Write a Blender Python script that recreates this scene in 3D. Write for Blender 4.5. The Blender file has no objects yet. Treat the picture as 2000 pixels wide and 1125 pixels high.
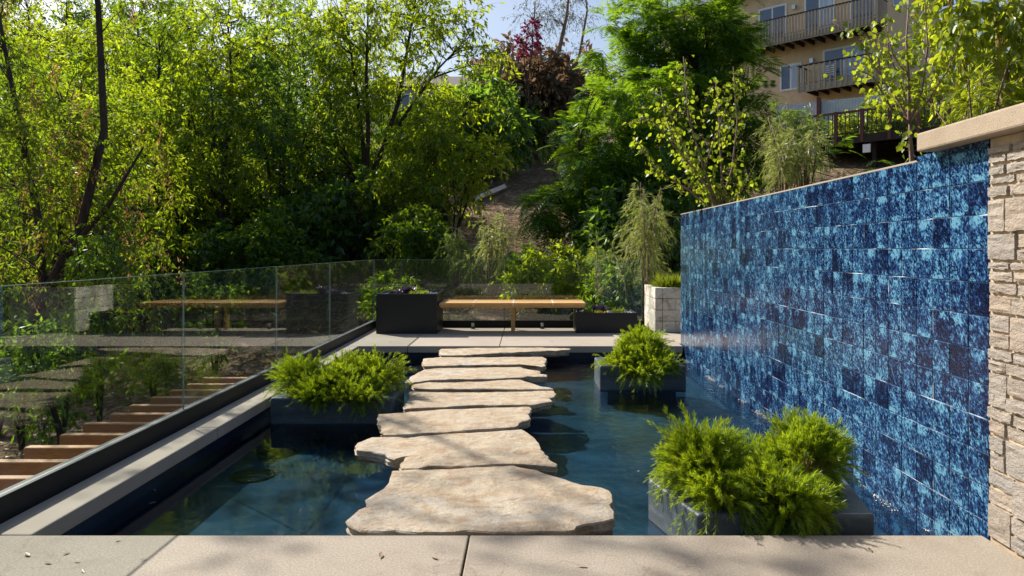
import bpy, bmesh, math, random
import numpy as np
from mathutils import Vector, noise as mnoise

# ------------------------------------------------------------------ camera, sky, sun, exposure
SC = bpy.context.scene
COL = SC.collection
EYE = 1.25
cam_d = bpy.data.cameras.new("camera")
cam_d.sensor_width = 36.0
cam_d.lens = 25.92
cam_d.shift_x = -0.015
cam_d.shift_y = -0.03825
cam_d.clip_start = 0.05
cam_d.clip_end = 2000
cam = bpy.data.objects.new("camera", cam_d)
cam.location = (0, 0, EYE)
cam.rotation_euler = (math.radians(90), 0, 0)
COL.objects.link(cam)
SC.camera = cam

TO_SUN = Vector((-0.95, 0.90, 1.12)).normalized()
SUN_EL = math.asin(TO_SUN.z)
SUN_AZ = math.atan2(TO_SUN.x, TO_SUN.y)
W = bpy.data.worlds.new("World")
SC.world = W
W.use_nodes = True
wn = W.node_tree
sky = wn.nodes.new("ShaderNodeTexSky")
sky.sky_type = 'NISHITA'
sky.sun_disc = False
sky.sun_elevation = SUN_EL
sky.sun_rotation = SUN_AZ
sky.air_density = 1.0
sky.dust_density = 2.2
wn.links.new(sky.outputs[0], wn.nodes["Background"].inputs[0])
wn.nodes["Background"].inputs[1].default_value = 0.088
sun_d = bpy.data.lights.new("sun", 'SUN')
sun_d.energy = 4.8
sun_d.angle = math.radians(0.53)
sun_d.color = (1.0, 0.93, 0.82)
sun = bpy.data.objects.new("sun", sun_d)
sun.rotation_euler = (-TO_SUN).to_track_quat('-Z', 'Y').to_euler()
sun.location = (-20, 20, 30)
COL.objects.link(sun)
SC.view_settings.view_transform = 'Standard'
SC.view_settings.look = 'None'
SC.view_settings.gamma = 1.0
SC.view_settings.use_curve_mapping = False
SC.view_settings.exposure = 0.75
SC.cycles.use_denoising = True
SC.cycles.max_bounces = 10
SC.cycles.transparent_max_bounces = 24
SC.cycles.diffuse_bounces = 3
SC.cycles.glossy_bounces = 4
SC.cycles.transmission_bounces = 4
SC.cycles.sample_clamp_indirect = 6.0

# ------------------------------------------------------------------ material helpers
class NT:
    def __init__(s, name):
        s.m = bpy.data.materials.new(name)
        s.m.use_nodes = True
        s.t = s.m.node_tree
        s.t.nodes.clear()
        s.out = s.t.nodes.new("ShaderNodeOutputMaterial")
    def n(s, typ, **kw):
        nd = s.t.nodes.new("ShaderNode" + typ)
        for k, v in kw.items():
            setattr(nd, k, v)
        return nd
    def l(s, a, b):
        s.t.links.new(a, b)
    def set(s, sock, v):
        if hasattr(v, "links") or isinstance(v, bpy.types.NodeSocket):
            s.l(v, sock)
        else:
            if isinstance(v, tuple) and len(v) == 3 and sock.type == 'RGBA':
                v = (*v, 1)
            sock.default_value = v
    def noise(s, scale, detail=4, rough=.55, vec=None, dist=0):
        nd = s.n("TexNoise")
        nd.inputs["Scale"].default_value = scale
        nd.inputs["Detail"].default_value = detail
        nd.inputs["Roughness"].default_value = rough
        nd.inputs["Distortion"].default_value = dist
        if vec is not None:
            s.l(vec, nd.inputs["Vector"])
        return nd.outputs["Fac"]
    def pos(s):
        return s.n("NewGeometry").outputs["Position"]
    def mapv(s, vec, scale=(1, 1, 1), rot=(0, 0, 0), loc=(0, 0, 0)):
        nd = s.n("Mapping")
        nd.inputs["Scale"].default_value = scale
        nd.inputs["Rotation"].default_value = rot
        nd.inputs["Location"].default_value = loc
        s.l(vec, nd.inputs["Vector"])
        return nd.outputs[0]
    def ramp(s, fac, stops):
        nd = s.n("ValToRGB")
        cr = nd.color_ramp
        while len(cr.elements) < len(stops):
            cr.elements.new(.5)
        for e, (p, c) in zip(cr.elements, stops):
            e.position = p
            e.color = (*c, 1) if len(c) == 3 else c
        s.l(fac, nd.inputs[0])
        return nd.outputs[0]
    def math(s, op, a, b=0.0, c=None, clamp=False):
        nd = s.n("Math", operation=op)
        nd.use_clamp = clamp
        s.set(nd.inputs[0], a)
        s.set(nd.inputs[1], b)
        if c is not None:
            s.set(nd.inputs[2], c)
        return nd.outputs[0]
    def mix(s, fac, a, b, blend='MIX'):
        nd = s.n("Mix", data_type='RGBA', blend_type=blend)
        s.set(nd.inputs[0], fac)
        s.set(nd.inputs[6], a)
        s.set(nd.inputs[7], b)
        return nd.outputs[2]
    def bump(s, h, strength=.5, dist=.01, normal=None):
        nd = s.n("Bump")
        nd.inputs["Strength"].default_value = strength
        nd.inputs["Distance"].default_value = dist
        s.l(h, nd.inputs["Height"])
        if normal is not None:
            s.l(normal, nd.inputs["Normal"])
        return nd.outputs[0]
    def pbsdf(s, color, rough=.7, normal=None, metallic=0.0, spec=.5):
        nd = s.n("BsdfPrincipled")
        s.set(nd.inputs["Base Color"], color)
        s.set(nd.inputs["Roughness"], rough)
        s.set(nd.inputs["Metallic"], metallic)
        s.set(nd.inputs["Specular IOR Level"], spec)
        if normal is not None:
            s.l(normal, nd.inputs["Normal"])
        s.l(nd.outputs[0], s.out.inputs[0])
        return nd
    def rnd(s):
        return s.n("ObjectInfo").outputs["Random"]

def simple(name, c, rough=.6, var=.25, scale=6.0, bump=.15, bd=.004, metallic=0.0, spec=.5):
    k = NT(name)
    p = k.pos()
    f = k.noise(scale, 5, .6, p)
    lo = tuple(x * (1 - var) for x in c)
    hi = tuple(min(1, x * (1 + var)) for x in c)
    col = k.ramp(f, [(.3, lo), (.7, hi)])
    b = k.bump(k.noise(scale * 12, 4, .6, p), bump, bd)
    k.pbsdf(col, rough, b, metallic, spec)
    return k.m

def leaf_mat(name, dark, light, trans, tr=.45, gloss=.06, extra=None):
    """dark/light: reflected colours, trans: colour of light coming through"""
    k = NT(name)
    r = k.n("NewGeometry").outputs["Random Per Island"]
    stops = [(0.0, dark), (.8, light)]
    if extra:
        stops = [(0.0, dark), (.75, light), (.93, light), (.96, extra)]
    col = k.ramp(r, stops)
    r2 = k.math('FRACT', k.math('MULTIPLY', r, 17.31))
    t2 = tuple(x * .55 for x in trans)
    tcol = k.ramp(r2, [(0, t2), (.9, trans)])
    d = k.n("BsdfDiffuse"); k.set(d.inputs[0], col)
    t = k.n("BsdfTranslucent"); k.set(t.inputs[0], tcol)
    g = k.n("BsdfGlossy"); g.inputs["Roughness"].default_value = .38
    k.set(g.inputs[0], (.8, .85, .8))
    m1 = k.n("MixShader"); m1.inputs[0].default_value = tr
    k.l(d.outputs[0], m1.inputs[1]); k.l(t.outputs[0], m1.inputs[2])
    m2 = k.n("MixShader"); m2.inputs[0].default_value = gloss
    k.l(m1.outputs[0], m2.inputs[1]); k.l(g.outputs[0], m2.inputs[2])
    k.l(m2.outputs[0], k.out.inputs[0])
    return k.m

M = {}
def make_materials():
    # poured sand-finished concrete
    k = NT("concrete_sand"); p = k.pos()
    big = k.noise(.9, 5, .6, p); fine = k.noise(110, 4, .8, p); mid = k.noise(9, 6, .65, p)
    c = k.ramp(big, [(.3, (.265, .232, .185)), (.7, (.37, .333, .272))])
    c = k.mix(k.math('MULTIPLY', mid, .35), c, (.30, .245, .195))
    c = k.mix(k.ramp(fine, [(.38, (.75, .75, .75)), (.52, (0, 0, 0))]), c, (.22, .17, .13))
    c = k.mix(k.ramp(fine, [(.55, (0, 0, 0)), (.68, (.5, .5, .5))]), c, (.62, .54, .45))
    st = k.noise(3.3, 6, .7, k.mapv(p, (1, .5, 1)))
    c = k.mix(k.ramp(st, [(.57, (0, 0, 0)), (.72, (.5, .5, .5))]), c, (.24, .195, .16))
    ds = k.noise(1.7, 7, .75, k.mapv(p, (1, 1, 1), (0, 0, 0), (4, 9, 0)), 1.2)
    c = k.mix(k.ramp(ds, [(.56, (0, 0, 0)), (.66, (.42, .42, .42))]), c, (.20, .15, .11))
    cr = k.n("TexVoronoi", feature='DISTANCE_TO_EDGE'); cr.inputs["Scale"].default_value = .55
    wv_ = k.n("VectorMath", operation='ADD'); k.l(p, wv_.inputs[0])
    nz = k.n("TexNoise"); nz.inputs["Scale"].default_value = 3.0; nz.inputs["Detail"].default_value = 6; k.l(p, nz.inputs["Vector"]); k.l(nz.outputs["Color"], wv_.inputs[1])
    k.l(wv_.outputs[0], cr.inputs["Vector"])
    c = k.mix(k.ramp(cr.outputs["Distance"], [(.0, (.4, .4, .4)), (.0035, (0, 0, 0))]), c, (.12, .09, .07))
    k.pbsdf(c, .82, k.bump(fine, .5, .003), 0, .3); M['deck'] = k.m
    k = NT("concrete_light"); p = k.pos()
    big = k.noise(1.1, 5, .6, p); fine = k.noise(110, 4, .8, p); mid = k.noise(12, 6, .65, p)
    c = k.ramp(big, [(.3, (.30, .255, .205)), (.7, (.41, .355, .295))])
    c = k.mix(k.math('MULTIPLY', mid, .35), c, (.36, .31, .27))
    c = k.mix(k.ramp(fine, [(.36, (.4, .4, .4)), (.5, (0, 0, 0))]), c, (.28, .24, .2))
    k.pbsdf(c, .85, k.bump(fine, .35, .002), 0, .3); M['coping'] = k.m
    # flagstone
    k = NT("flagstone"); p = k.pos(); r = k.rnd()
    off = k.n("Combinexyz") if False else k.n("CombineXYZ")
    k.l(k.math('MULTIPLY', r, 37.0), off.inputs[0]); k.l(k.math('MULTIPLY', r, 11.0), off.inputs[1])
    va = k.n("VectorMath", operation='ADD'); k.l(p, va.inputs[0]); k.l(off.outputs[0], va.inputs[1]); v = va.outputs[0]
    a = k.noise(2.0, 7, .62, v, .6); b = k.noise(7, 8, .7, v, .3); f = k.noise(90, 5, .7, v)
    c = k.ramp(a, [(.30, (.40, .315, .22)), (.42, (.53, .45, .335)), (.52, (.45, .35, .24)), (.60, (.55, .485, .39)), (.70, (.40, .365, .31))])
    c = k.mix(k.ramp(b, [(.50, (0, 0, 0)), (.64, (.8, .8, .8))]), c, (.36, .235, .14))
    c = k.mix(k.ramp(k.noise(4.1, 8, .75, v), [(.54, (0, 0, 0)), (.68, (.8, .8, .8))]), c, (.30, .27, .24))
    c = k.mix(k.ramp(f, [(.33, (.6, .6, .6)), (.45, (0, 0, 0))]), c, (.33, .26, .2))
    g2 = k.noise(26, 7, .75, v, .4)
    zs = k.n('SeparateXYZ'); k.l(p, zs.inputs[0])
    c = k.mix(k.ramp(g2, [(.54, (0, 0, 0)), (.66, (.65, .65, .65))]), c, (.27, .19, .12))
    c = k.mix(k.ramp(g2, [(.30, (.6, .6, .6)), (.42, (0, 0, 0))]), c, (.66, .60, .50))
    c = k.mix(k.ramp(k.noise(60, 2, .5, v), [(.72, (0, 0, 0)), (.78, (.8, .8, .8))]), c, (.13, .08, .045))
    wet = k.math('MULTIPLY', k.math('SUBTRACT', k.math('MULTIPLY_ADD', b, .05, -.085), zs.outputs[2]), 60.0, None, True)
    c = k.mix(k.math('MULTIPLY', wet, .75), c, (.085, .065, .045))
    h = k.math('ADD', k.math('ADD', k.math('MULTIPLY', b, 1.0), k.math('MULTIPLY', f, .35)), k.math('MULTIPLY', g2, .5))
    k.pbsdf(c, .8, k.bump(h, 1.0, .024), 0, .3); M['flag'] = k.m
    # chiselled wall stone
    k = NT("ledge_stone"); p = k.pos(); r = k.rnd()
    a = k.noise(9, 7, .65, k.mapv(p, (1, 1, 2.6)), .4); f = k.noise(60, 5, .7, k.mapv(p, (1, 1, 1.8)))
    base = k.ramp(r, [(0, (.31, .265, .22)), (.3, (.42, .355, .285)), (.55, (.30, .285, .265)), (.8, (.44, .385, .325)), (1, (.38, .29, .21))])
    c = k.mix(k.ramp(a, [(.40, (.65, .65, .65)), (.6, (0, 0, 0))]), base, (.36, .30, .25))
    c = k.mix(k.ramp(f, [(.35, (.5, .5, .5)), (.5, (0, 0, 0))]), c, (.30, .26, .23))
    h = k.math('ADD', a, k.math('MULTIPLY', f, .4))
    k.pbsdf(c, .85, k.bump(h, 1.0, .02), 0, .25); M['ledge'] = k.m
    M['mortar'] = simple("mortar", (.52, .40, .27), .95, .2, 14, .5, .006, 0, .1)
    k = NT("cap_stone"); p = k.pos()
    a = k.noise(5, 7, .7, p); f = k.noise(170, 4, .7, p)
    c = k.ramp(a, [(.3, (.33, .26, .185)), (.7, (.46, .375, .28))])
    c = k.mix(k.ramp(f, [(.36, (.6, .6, .6)), (.5, (0, 0, 0))]), c, (.22, .17, .12))
    k.pbsdf(c, .88, k.bump(k.math('ADD', f, a), .5, .006), 0, .25); M['cap'] = k.m
    # weathered white block
    k = NT("weathered_block"); p = k.pos(); r = k.rnd()
    a = k.noise(6, 8, .72, p, .3); f = k.noise(42, 6, .75, p)
    base = k.ramp(r, [(0, (.62, .58, .52)), (.5, (.70, .67, .61)), (1, (.52, .44, .36))])
    c = k.mix(k.ramp(a, [(.50, (0, 0, 0)), (.62, (.85, .85, .85))]), base, (.34, .27, .20))
    c = k.mix(k.ramp(f, [(.30, (.9, .9, .9)), (.40, (0, 0, 0))]), c, (.12, .10, .08))
    k.pbsdf(c, .85, k.bump(k.math('ADD', a, k.math('MULTIPLY', f, .5)), .6, .008), 0, .25); M['block'] = k.m
    # glazed blue tile: one fired pattern per 15 cm tile
    k = NT("blue_tile"); p = k.pos()
    sep = k.n("SeparateXYZ"); k.l(p, sep.inputs[0])
    iy = k.math('FLOOR', k.math('DIVIDE', k.math('SUBTRACT', sep.outputs[1], 3.22), .15))
    iz = k.math('FLOOR', k.math('DIVIDE', k.math('SUBTRACT', sep.outputs[2], 1.25), .15))
    cb = k.n("CombineXYZ"); k.l(iy, cb.inputs[0]); k.l(iz, cb.inputs[1])
    wn_ = k.n("TexWhiteNoise", noise_dimensions='2D'); k.l(cb.outputs[0], wn_.inputs["Vector"])
    rv = wn_.outputs["Value"]
    offm = k.n("VectorMath", operation='SCALE'); k.l(wn_.outputs["Color"], offm.inputs[0]); offm.inputs[3].default_value = 23.0
    va = k.n("VectorMath", operation='ADD'); k.l(p, va.inputs[0]); k.l(offm.outputs[0], va.inputs[1])
    v = k.mapv(va.outputs[0], (1, 1, 1), (math.radians(35), 0, 0))
    v2 = k.mapv(v, (1, 1.0, .72))
    a = k.noise(16, 5, .6, v2, .9)
    f = k.noise(100, 5, .8, v2, .6)
    # tile-local height, light pooled glaze patch along the lower edge
    lz = k.math('FRACT', k.math('DIVIDE', k.math('SUBTRACT', sep.outputs[2], 1.25), .15))
    edge = k.math('SUBTRACT', 1.0, k.math('MULTIPLY', lz, 1.0))
    vo = k.n("TexVoronoi"); vo.inputs["Scale"].default_value = 120; k.l(k.mapv(v, (1, 1.15, .72)), vo.inputs["Vector"])
    vs = k.n("SeparateColor"); k.l(vo.outputs["Color"], vs.inputs[0])
    vo2 = k.n("TexVoronoi"); vo2.inputs["Scale"].default_value = 46; k.l(k.mapv(v, (1, 1.15, .6)), vo2.inputs["Vector"])
    vs2 = k.n("SeparateColor"); k.l(vo2.outputs["Color"], vs2.inputs[0])
    ly = k.math('FRACT', k.math('DIVIDE', k.math('SUBTRACT', sep.outputs[1], 3.22), .15))
    wc = k.n("SeparateColor"); k.l(wn_.outputs["Color"], wc.inputs[0])
    # pooled pale glaze: a ragged patch whose centre differs from tile to tile
    py_ = k.math('SUBTRACT', ly, k.math('MULTIPLY_ADD', wc.outputs[0], .5, .25))
    pz_ = k.math('SUBTRACT', lz, k.math('MULTIPLY', k.math('GREATER_THAN', wc.outputs[1], .5), .85))
    dist = k.math('SQRT', k.math('ADD', k.math('MULTIPLY', py_, py_), k.math('MULTIPLY', k.math('MULTIPLY', pz_, pz_), 2.2)))
    dist = k.math('ADD', dist, k.math('MULTIPLY', k.math('SUBTRACT', a, .5), 1.1))
    patch = k.math('MULTIPLY', k.math('SUBTRACT', .36, dist), 7.0, None, True)
    patch = k.math('MULTIPLY', patch, k.math('GREATER_THAN', wc.outputs[2], .38))
    val = k.math('MULTIPLY_ADD', k.math('SUBTRACT', a, .5), .9, .44)
    val = k.math('ADD', val, k.math('MULTIPLY', k.math('SUBTRACT', f, .5), .55))
    val = k.math('ADD', val, k.math('MULTIPLY', k.math('SUBTRACT', vs.outputs[0], .5), .46))
    val = k.math('ADD', val, k.math('MULTIPLY', k.math('SUBTRACT', vs2.outputs[0], .5), .22))
    val = k.math('ADD', val, k.math('MULTIPLY', patch, .30))
    val = k.math('SUBTRACT', val, k.math('MULTIPLY', k.math('LESS_THAN', rv, .17), .14))
    val = k.math('ADD', val, k.math('MULTIPLY', k.math('SUBTRACT', rv, .5), .08))
    strk = k.noise(5.5, 4, .6, k.mapv(p, (1, 1.3, .16)))
    val = k.math('ADD', val, k.math('MULTIPLY', k.math('SUBTRACT', strk, .54), .55))
    c = k.ramp(val, [(.21, (.003, .006, .024)), (.36, (.008, .021, .085)), (.49, (.018, .060, .165)), (.61, (.050, .155, .285)), (.75, (.125, .31, .43))])
    rip = k.noise(30, 3, .5, k.mapv(p, (1, 1.6, .35)))
    h = k.math('ADD', k.math('MULTIPLY', f, .5), k.math('MULTIPLY', rip, .8))
    k.pbsdf(c, .16, k.bump(h, .28, .004), 0, .6); M['tile'] = k.m
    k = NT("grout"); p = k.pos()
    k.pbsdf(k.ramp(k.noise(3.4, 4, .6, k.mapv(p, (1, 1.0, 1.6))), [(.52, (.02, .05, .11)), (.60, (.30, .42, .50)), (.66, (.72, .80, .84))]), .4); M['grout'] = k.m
    # dark pool plaster
    k = NT("pool_plaster"); p = k.pos()
    a = k.noise(1.6, 6, .6, p, .5)
    c = k.ramp(a, [(.3, (.012, .036, .060)), (.5, (.026, .074, .105)), (.68, (.060, .145, .185))])
    k.pbsdf(c, .6, None, 0, .3); M['plaster'] = k.m
    M['waterline'] = simple("waterline_tile", (.006, .012, .035), .25, .3, 5, .1, .002)
    # dark concrete planter standing in water
    k = NT("blue_concrete"); p = k.pos()
    a = k.noise(5, 6, .65, k.mapv(p, (1, 1, 3))); f = k.noise(120, 4, .7, p)
    c = k.ramp(a, [(.3, (.034, .050, .066)), (.58, (.070, .094, .115)), (.76, (.17, .20, .22))])
    k.pbsdf(c, .5, k.bump(f, .25, .002), 0, .4); M['bconc'] = k.m
    M['blackmetal'] = simple("black_metal", (.006, .0065, .011), .42, .2, 8, .05, .001)
    k = NT("shoe_metal"); p = k.pos()
    f = k.noise(30, 5, .7, k.mapv(p, (1, .2, 1)))
    c = k.ramp(f, [(.4, (.005, .006, .010)), (.74, (.008, .009, .013)), (.80, (.10, .11, .13))])
    k.pbsdf(c, .5, None, .0, .25); M['shoe'] = k.m
    M['gasket'] = simple("gasket", (.11, .14, .17), .5, .4, 12, .1, .001)
    M['alu'] = simple("brushed_aluminium", (.45, .50, .55), .3, .15, 9, .1, .001, .9)
    # cedar
    def wood(name, lo, hi, dirscale, rough=.6):
        k = NT(name); p = k.pos(); r = k.rnd()
        off = k.n("CombineXYZ"); k.l(k.math('MULTIPLY', r, 9.0), off.inputs[2])
        va = k.n("VectorMath", operation='ADD'); k.l(p, va.inputs[0]); k.l(off.outputs[0], va.inputs[1])
        a = k.noise(4, 6, .6, k.mapv(va.outputs[0], dirscale), .6)
        f = k.noise(3, 5, .7, k.mapv(va.outputs[0], tuple(s * 6 for s in dirscale)))
        c = k.ramp(a, [(.3, lo), (.7, hi)])
        c = k.mix(k.ramp(f, [(.35, (.6, .6, .6)), (.55, (0, 0, 0))]), c, tuple(x * .45 for x in lo))
        c = k.mix(k.math('MULTIPLY', r, .35), c, tuple(x * .5 for x in lo))
        k.pbsdf(c, rough, k.bump(f, .3, .003), 0, .35)
        return k.m
    M['bench'] = wood("bench_wood", (.58, .32, .11), (.78, .48, .20), (1, 9, 9), .5)
    M['beam'] = wood("cedar_beam", (.40, .19, .075), (.58, .32, .14), (1, 9, 9), .6)
    M['benchstrip'] = simple("bench_strip", (.68, .56, .42), .5)
    M['greytimber'] = wood("grey_timber", (.34, .28, .21), (.50, .43, .34), (3, 3, 1), .8)
    M['redtimber'] = wood("red_timber", (.10, .035, .03), (.16, .06, .05), (3, 3, 1), .7)
    M['darktimber'] = wood("dark_timber", (.03, .02, .018), (.055, .04, .035), (3, 3, 1), .8)
    M['stucco'] = simple("tan_stucco", (.68, .51, .32), .9, .1, 3, .4, .01)
    M['bluewall'] = simple("pale_blue_siding", (.42, .47, .52), .8, .1, 3, .3, .01)
    M['white'] = simple("white_trim", (.78, .78, .76), .5, .06, 6, .05, .001)
    M['roof'] = simple("roof_shingle", (.13, .11, .10), .9, .3, 9, .5, .01)
    k = NT("window_glass"); k.pbsdf((.07, .11, .18), .04, None, 0, .9); M['pane'] = k.m
    k = NT("curtain"); p = k.pos()
    k.pbsdf(k.ramp(k.noise(7, 3, .5, k.mapv(p, (1, 1, .05))), [(.3, (.30, .42, .58)), (.7, (.55, .66, .78))]), .5); M['curtain'] = k.m
    M['soil'] = simple("dark_soil", (.055, .035, .022), .95, .4, 30, .8, .02)
    M['gravel'] = simple("grey_gravel", (.38, .38, .42), .8, .4, 60, .9, .01)
    # hillside earth
    k = NT("earth"); p = k.pos()
    a = k.noise(.35, 7, .65, p, .3); b = k.noise(5, 7, .7, p); f = k.noise(40, 4, .7, p)
    c = k.ramp(a, [(.35, (.17, .11, .07)), (.5, (.33, .235, .15)), (.65, (.42, .33, .235))])
    c = k.mix(k.ramp(b, [(.45, (.85, .85, .85)), (.6, (0, 0, 0))]), c, (.10, .065, .04))
    sp = k.n("SeparateXYZ"); k.l(p, sp.inputs[0])
    c = k.mix(k.math('MULTIPLY_ADD', sp.outputs[1], -.5, .0, True), c, (.035, .05, .018))  # earth darkened behind the camera so the glass mirrors less of it
    k.pbsdf(c, .95, k.bump(k.math('ADD', b, k.math('MULTIPLY', f, .4)), 1.0, .08), 0, .1); M['earth'] = k.m
    k = NT("bark"); p = k.pos()
    a = k.noise(14, 6, .7, k.mapv(p, (1, 1, .25)))
    k.pbsdf(k.ramp(a, [(.3, (.030, .022, .018)), (.7, (.095, .072, .058))]), .9, k.bump(a, .7, .01), 0, .15); M['bark'] = k.m
    k = NT("pale_bark"); p = k.pos()
    a = k.noise(14, 6, .7, k.mapv(p, (1, 1, .25)))
    k.pbsdf(k.ramp(a, [(.3, (.17, .11, .085)), (.7, (.33, .235, .19))]), .85, k.bump(a, .6, .008), 0, .2); M['palebark'] = k.m
    M['cane'] = simple("bamboo_cane", (.36, .28, .10), .5, .3, 5, .1, .002)
    # glass: clear sheet that mirrors by Fresnel on both faces
    def clear(name, ior, tint, rough=0.0, normal=None, k=None):
        k = k or NT(name)
        fr = k.n("Fresnel")
        bf = k.n("NewGeometry").outputs["Backfacing"]
        k.l(k.math('ADD', k.math('MULTIPLY', bf, 1 / ior - ior), ior), fr.inputs[0])
        t = k.n("BsdfTransparent"); k.set(t.inputs[0], tint)
        g = k.n("BsdfGlossy"); g.inputs["Roughness"].default_value = rough
        k.set(g.inputs[0], (1, 1, 1))
        if normal is not None:
            k.l(normal, fr.inputs["Normal"]); k.l(normal, g.inputs["Normal"])
        m = k.n("MixShader"); k.l(fr.outputs[0], m.inputs[0])
        k.l(t.outputs[0], m.inputs[1]); k.l(g.outputs[0], m.inputs[2])
        k.l(m.outputs[0], k.out.inputs[0])
        return k.m
    M['glass'] = clear("fence_glass", 1.55, (.93, .965, .945), 0.0)
    M['gedge'] = simple("glass_edge", (.22, .31, .28), .2, .1, 5, .0, .001)
    k = NT("pool_water"); p = k.pos()
    sx = k.n("SeparateXYZ"); k.l(p, sx.inputs[0])
    near = k.n("MapRange"); k.l(sx.outputs[0], near.inputs[0])
    near.inputs[1].default_value = -.4; near.inputs[2].default_value = 2.0
    near.inputs[3].default_value = .03; near.inputs[4].default_value = 1.0
    calm = k.noise(2.2, 3, .5, p, .4)
    chop = k.noise(16, 4, .6, k.mapv(p, (1, .7, 1)), .5)
    h = k.math('ADD', k.math('MULTIPLY', calm, .32), k.math('MULTIPLY', k.math('MULTIPLY', chop, near.outputs[0]), .95))
    M['water'] = clear("pool_water", 1.33, (.35, .50, .62), 0.0, k.bump(h, .5, .02), k)
    # foliage
    M['l_dense'] = leaf_mat("leaf_dense", (.012, .060, .012), (.048, .120, .015), (.50, .72, .02), .48, .03)
    M['l_mix'] = leaf_mat("leaf_mix", (.010, .050, .014), (.040, .110, .016), (.50, .68, .02), .45, .03)
    M['l_deep'] = leaf_mat("leaf_deep", (.016, .055, .014), (.045, .110, .020), (.36, .60, .03), .50, .045)
    M['l_ash'] = leaf_mat("leaf_ash", (.030, .095, .010), (.095, .165, .014), (.68, .84, .02), .55, .03)
    M['l_jac'] = leaf_mat("leaf_feather", (.010, .058, .010), (.045, .125, .015), (.42, .68, .02), .43, .03)
    M['l_red'] = leaf_mat("leaf_redbud", (.055, .115, .012), (.115, .17, .016), (.58, .70, .03), .48, .03, (.22, .10, .02))
    M['l_bright'] = leaf_mat("leaf_bright", (.06, .12, .012), (.13, .19, .025), (.74, .84, .03), .55, .04)
    M['l_wisp'] = leaf_mat("leaf_wisp", (.13, .17, .06), (.25, .29, .10), (.60, .66, .14), .42, .03)
    M['l_wispgreen'] = leaf_mat("leaf_wispgreen", (.07, .15, .04), (.16, .25, .06), (.45, .62, .08), .42, .03)
    M['l_autumn'] = leaf_mat("leaf_autumn", (.095, .055, .045), (.17, .125, .06), (.36, .22, .11), .40, .03, (.18, .05, .06))
    M['l_mag'] = leaf_mat("leaf_magenta", (.12, .008, .03), (.22, .015, .06), (.34, .02, .09), .4, .03)
    M['l_euc'] = leaf_mat("leaf_eucalyptus", (.05, .07, .05), (.10, .12, .08), (.16, .20, .08), .35, .06)
    M['l_brown'] = leaf_mat("leaf_brown", (.30, .13, .06), (.46, .23, .11), (.62, .30, .12), .4, .03)
    M['l_itt'] = leaf_mat("leaf_needle", (.045, .120, .012), (.17, .275, .018), (.62, .78, .02), .45, .03)
    M['l_grass'] = leaf_mat("leaf_grass", (.05, .10, .03), (.12, .17, .05), (.28, .36, .05), .4, .05)
    M['l_litter'] = leaf_mat("leaf_litter", (.18, .11, .065), (.40, .29, .20), (.2, .12, .06), .15, .03)
    M['l_purple'] = leaf_mat("leaf_purple", (.035, .018, .05), (.14, .10, .17), (.10, .05, .12), .2, .1)
    M['l_lime'] = leaf_mat("leaf_lime", (.10, .18, .015), (.20, .28, .02), (.45, .52, .03), .4, .05)
    M['l_yellow'] = leaf_mat("leaf_yellow", (.45, .32, .02), (.6, .45, .03), (.5, .4, .02), .3, .05)
make_materials()

# ------------------------------------------------------------------ object helpers
def link(o, parent=None):
    COL.objects.link(o)
    if parent is not None:
        o.parent = parent
    return o

def tag(o, label=None, cat=None, group=None, kind=None):
    if label: o['label'] = label
    if cat: o['category'] = cat
    if group: o['group'] = group
    if kind: o['kind'] = kind
    return o

def thing(name, label, cat, loc=(0, 0, 0), group=None, rz=0.0):
    o = bpy.data.objects.new(name, None)
    o.empty_display_size = .1
    o.location = loc
    o.rotation_euler = (0, 0, rz)
    link(o)
    return tag(o, label, cat, group)

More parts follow.
